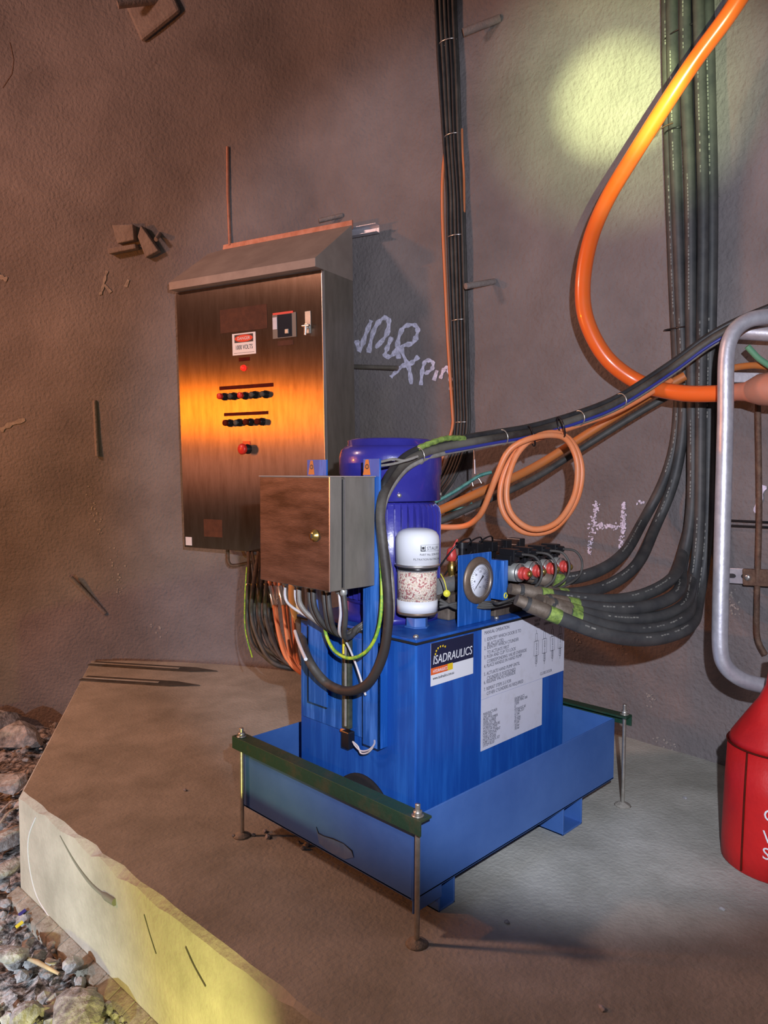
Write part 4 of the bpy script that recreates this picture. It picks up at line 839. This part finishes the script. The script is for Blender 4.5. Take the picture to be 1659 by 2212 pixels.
stub((205, 865), .004, (212, 985), .012, .012, 'sprayed-over rod hanging down the wall left of the cabinet', 'sprayed')
stub((158, 1245), .04, (228, 1325), .0, .015, 'sprayed-over rod sloping out of the wall near the floor', 'sprayed')
for q, lab in (((237, 975), 'sprayed lump'), ((236, 1345), 'sprayed lump')):
    pass
stub((1033, 625), .14, (1068, 608), .0, .015, 'stubby rock bolt end right of the narrow cable bundle', 'sprayed')
stub((1025, 88), .10, (1080, 40), .0, .018, 'faint rock bolt end high between the two cable bundles', 'sprayed')
stub((700, 481), .06, (740, 465), .0, .012, 'rock bolt end just above the cabinet hood', 'sprayed')
stub((700, 790), .0, (878, 796), .10, .012, 'grey round bar reaching out from behind the cabinet over the graffiti', 'steelside', 'round_bar')
tag(MB().sweep([wp_((493, 318), .006), wp_((494, 420), .008), wp_((498, 530), .008)], .009, 8).build('wall_conduit', 'orangerail'), 'thin rusty vertical strip on the wall above the cabinet', 'conduit')
# cracks at the far left top
tag(MB().sweep([wp_(q, -.002) for q in [(22, 92), (30, 130), (26, 160), (6, 190)]], .004, 6).build('wall_crack', 'rust'), 'dark curved crack at the top left edge of the wall', 'crack')
def paint(strokes, wpx, lab, m='chalk', name='spray_marking', cat='graffiti', hgt=.0015):
    mb = MB()
    for st_ in strokes:
        pl = smooth_path([V((a, b, 0)) for a, b in st_], 5); hw_ = wpx/2
        L_ = []; R2 = []
        for i, p in enumerate(pl):
            t = (pl[min(i+1, len(pl)-1)]-pl[max(i-1, 0)]).normalized(); n_ = V((-t.y, t.x, 0)); ww = hw_*(.75+.25*sin(i*1.7)+random.uniform(-.12, .12))
            L_.append(wp_((p.x+n_.x*ww, p.y+n_.y*ww), .004)); R2.append(wp_((p.x-n_.x*ww, p.y-n_.y*ww), .004))
        vs = L_+R2; n_ = len(L_); mb.add(vs, [(i, i+1, n_+i+1, n_+i) for i in range(n_-1)])
    o = mb.build(name, m); tag(o, lab, cat); return o
paint([[(771, 735), (778, 757), (790, 725), (803, 692)], [(797, 762), (808, 715), (825, 690), (840, 690), (836, 722), (812, 752)], [(847, 728), (836, 755), (834, 770), (850, 766), (862, 745)], [(862, 775), (860, 740), (872, 708), (895, 702), (903, 715), (893, 740), (868, 752), (884, 795), (889, 830)], [(905, 770), (888, 785), (868, 792), (845, 815)]], 12, 'pale violet spray-painted letters NDUR on the wall right of the cabinet')
paint([[(910, 832), (913, 800), (920, 780), (935, 782), (934, 797), (918, 808)], [(945, 800), (938, 822)], [(952, 818), (960, 798), (968, 795), (973, 815), (975, 842)]], 10, 'pale violet spray-painted letters PIN beside the narrow cable bundle')
def speckle(segs, n_, wpx, lab, m='chalk', cat='graffiti', name='spray_marking', rr=(1.2, 3.4)):
    mb = MB()
    for (a, b, c, d, wt) in segs:
        for k in range(int(n_*wt)):
            f_ = random.random(); x = a+(c-a)*f_+random.gauss(0, wpx*.4); y = b+(d-b)*f_+random.gauss(0, wpx*.4); r_ = random.uniform(*rr)
            ring = []
            for j in range(6): an = 2*pi*j/6+random.random(); ring.append(wp_((x+cos(an)*r_*random.uniform(.5, 1.2), y+sin(an)*r_*random.uniform(.5, 1.2)), .003))
            mb.add(ring, [tuple(range(6))])
    tag(mb.build(name, m), lab, cat, kind='stuff' if name == 'lime_specks' else None)
speckle([(1290, 1085, 1283, 1130, .6), (1275, 1135, 1352, 1138, 1.2), (1348, 1085, 1345, 1150, 1.2), (1345, 1150, 1340, 1195, .6), (1282, 1140, 1274, 1195, .5)], 75, 7, 'speckled white spray-painted letter H low on the wall')
speckle([(1378, 1085, 1390, 1085, .3)], 20, 5, 'tiny pale fleck of paint to the upper right of the letter H')
paint([[(278, 604), (272, 620)]], 7, 'tiny pale fleck right of the arrow-like splash', 'chalkdim', cat='paint splash')
paint([[(232, 585), (226, 605), (220, 630), (214, 637)], [(226, 615), (240, 632)]], 7, 'pale arrow-like splash below the sprayed bolt plates', 'chalkdim', cat='paint splash')
paint([[(2, 930), (20, 918), (55, 906)]], 12, 'pale smear on the wall at the left edge', 'chalkdim', cat='paint splash')
paint([[(-8, 590), (6, 600), (16, 604)]], 12, 'pale smear high on the wall at the left edge', 'chalkdim', cat='paint splash')
paint([[(1650, 1048), (1640, 1080), (1634, 1108)]], 17, 'violet-white paint mark beside the brown band', cat='paint splash')
speckle([(1574, 1270, 1590, 1330, 1.2), (1395, 1495, 1410, 1515, .7), (1235, 1350, 1250, 1400, .6), (1340, 1385, 1350, 1410, .4), (1420, 1590, 1460, 1615, .5)], 26, 14, 'white lime specks scattered low on the right wall', 'chalkdim', 'lime specks', 'lime_specks')
speckle([(190, 1050, 215, 1160, 1), (240, 1180, 262, 1290, 1), (330, 1350, 350, 1365, .5)], 22, 16, 'faint lime specks low on the left wall', 'chalkdim', 'lime specks', 'lime_specks')
# dark pointed strips, each with a pale centre line, on the slab at far left
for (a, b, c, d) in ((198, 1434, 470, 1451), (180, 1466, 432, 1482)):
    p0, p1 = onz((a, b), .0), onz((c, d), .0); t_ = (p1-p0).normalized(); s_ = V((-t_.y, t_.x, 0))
    mb = MB(); mb.prism([p0+s_*.045, p0-s_*.045, p1-t_*.16-s_*.045, p1-s_*.0, p1-t_*.16+s_*.045], (0, 0, .006)); bar = thing('dark_strip', 'long dark strip with a pointed end on the slab, ' + ('nearer the wall' if b < 1450 else 'farther from the wall'), 'flat bar', p0)  # thin dark pointed strip laid on the slab
    mb.build('strip_face', 'darkmark', bar); mb = MB(); mb.prism([p0+s_*.008, p0-s_*.008, p1-t_*.25-s_*.008, p1-t_*.25+s_*.008], (0, 0, .009)); mb.build('pale_line', 'slab', bar)
# scratches on the slab's front face
def xface(q): return plane(q, K, nrm)
mb = MB()
pts = smooth_path([xface(q)+nrm*.0008 for q in [(130, 1805), (160, 1858), (190, 1900), (215, 1925), (250, 1948)]], 5)
mb.sweep(pts, [.0015+.0005*min(i, 10)+(.006 if i > 16 else 0) for i in range(len(pts))], 6); tag(mb.build('grey_scrape', mat('grey_scrape_paint', (.20, .22, .19), None, .8)), 'curved grey-green scrape on the front face of the slab', 'scrape mark')
mb = MB(); pts = smooth_path([xface(q)+nrm*.0006 for q in [(78, 1765), (62, 1810), (64, 1870), (80, 1935), (110, 1985)]], 5); mb.sweep(pts, .0025, 6)
tag(mb.build('white_scrape', 'paper'), 'thin whitish curved scrape near the slab corner', 'scrape mark')
mb = MB(); pts = smooth_path([xface(q)+nrm*.0006 for q in [(312, 1975), (325, 2020), (338, 2060)]], 5); mb.sweep(pts, .002, 6)
tag(mb.build('thin_scratch', 'darkmark'), 'thin dark scratch on the slab face below the grey scrape', 'scrape mark')
mb = MB(); pts = smooth_path([xface(q)+nrm*.0006 for q in [(402, 2045), (420, 2085), (445, 2130)]], 5); mb.sweep(pts, .003, 6)
tag(mb.build('thin_scratch', 'darkmark'), 'ragged dark scratch low on the slab face near the bottom edge', 'scrape mark')
# anything top-level without tags
for o in SC.objects:
    if o.parent is None and o.type in ('MESH', 'EMPTY') and 'kind' not in o and 'label' not in o: print('UNTAGGED', o.name)
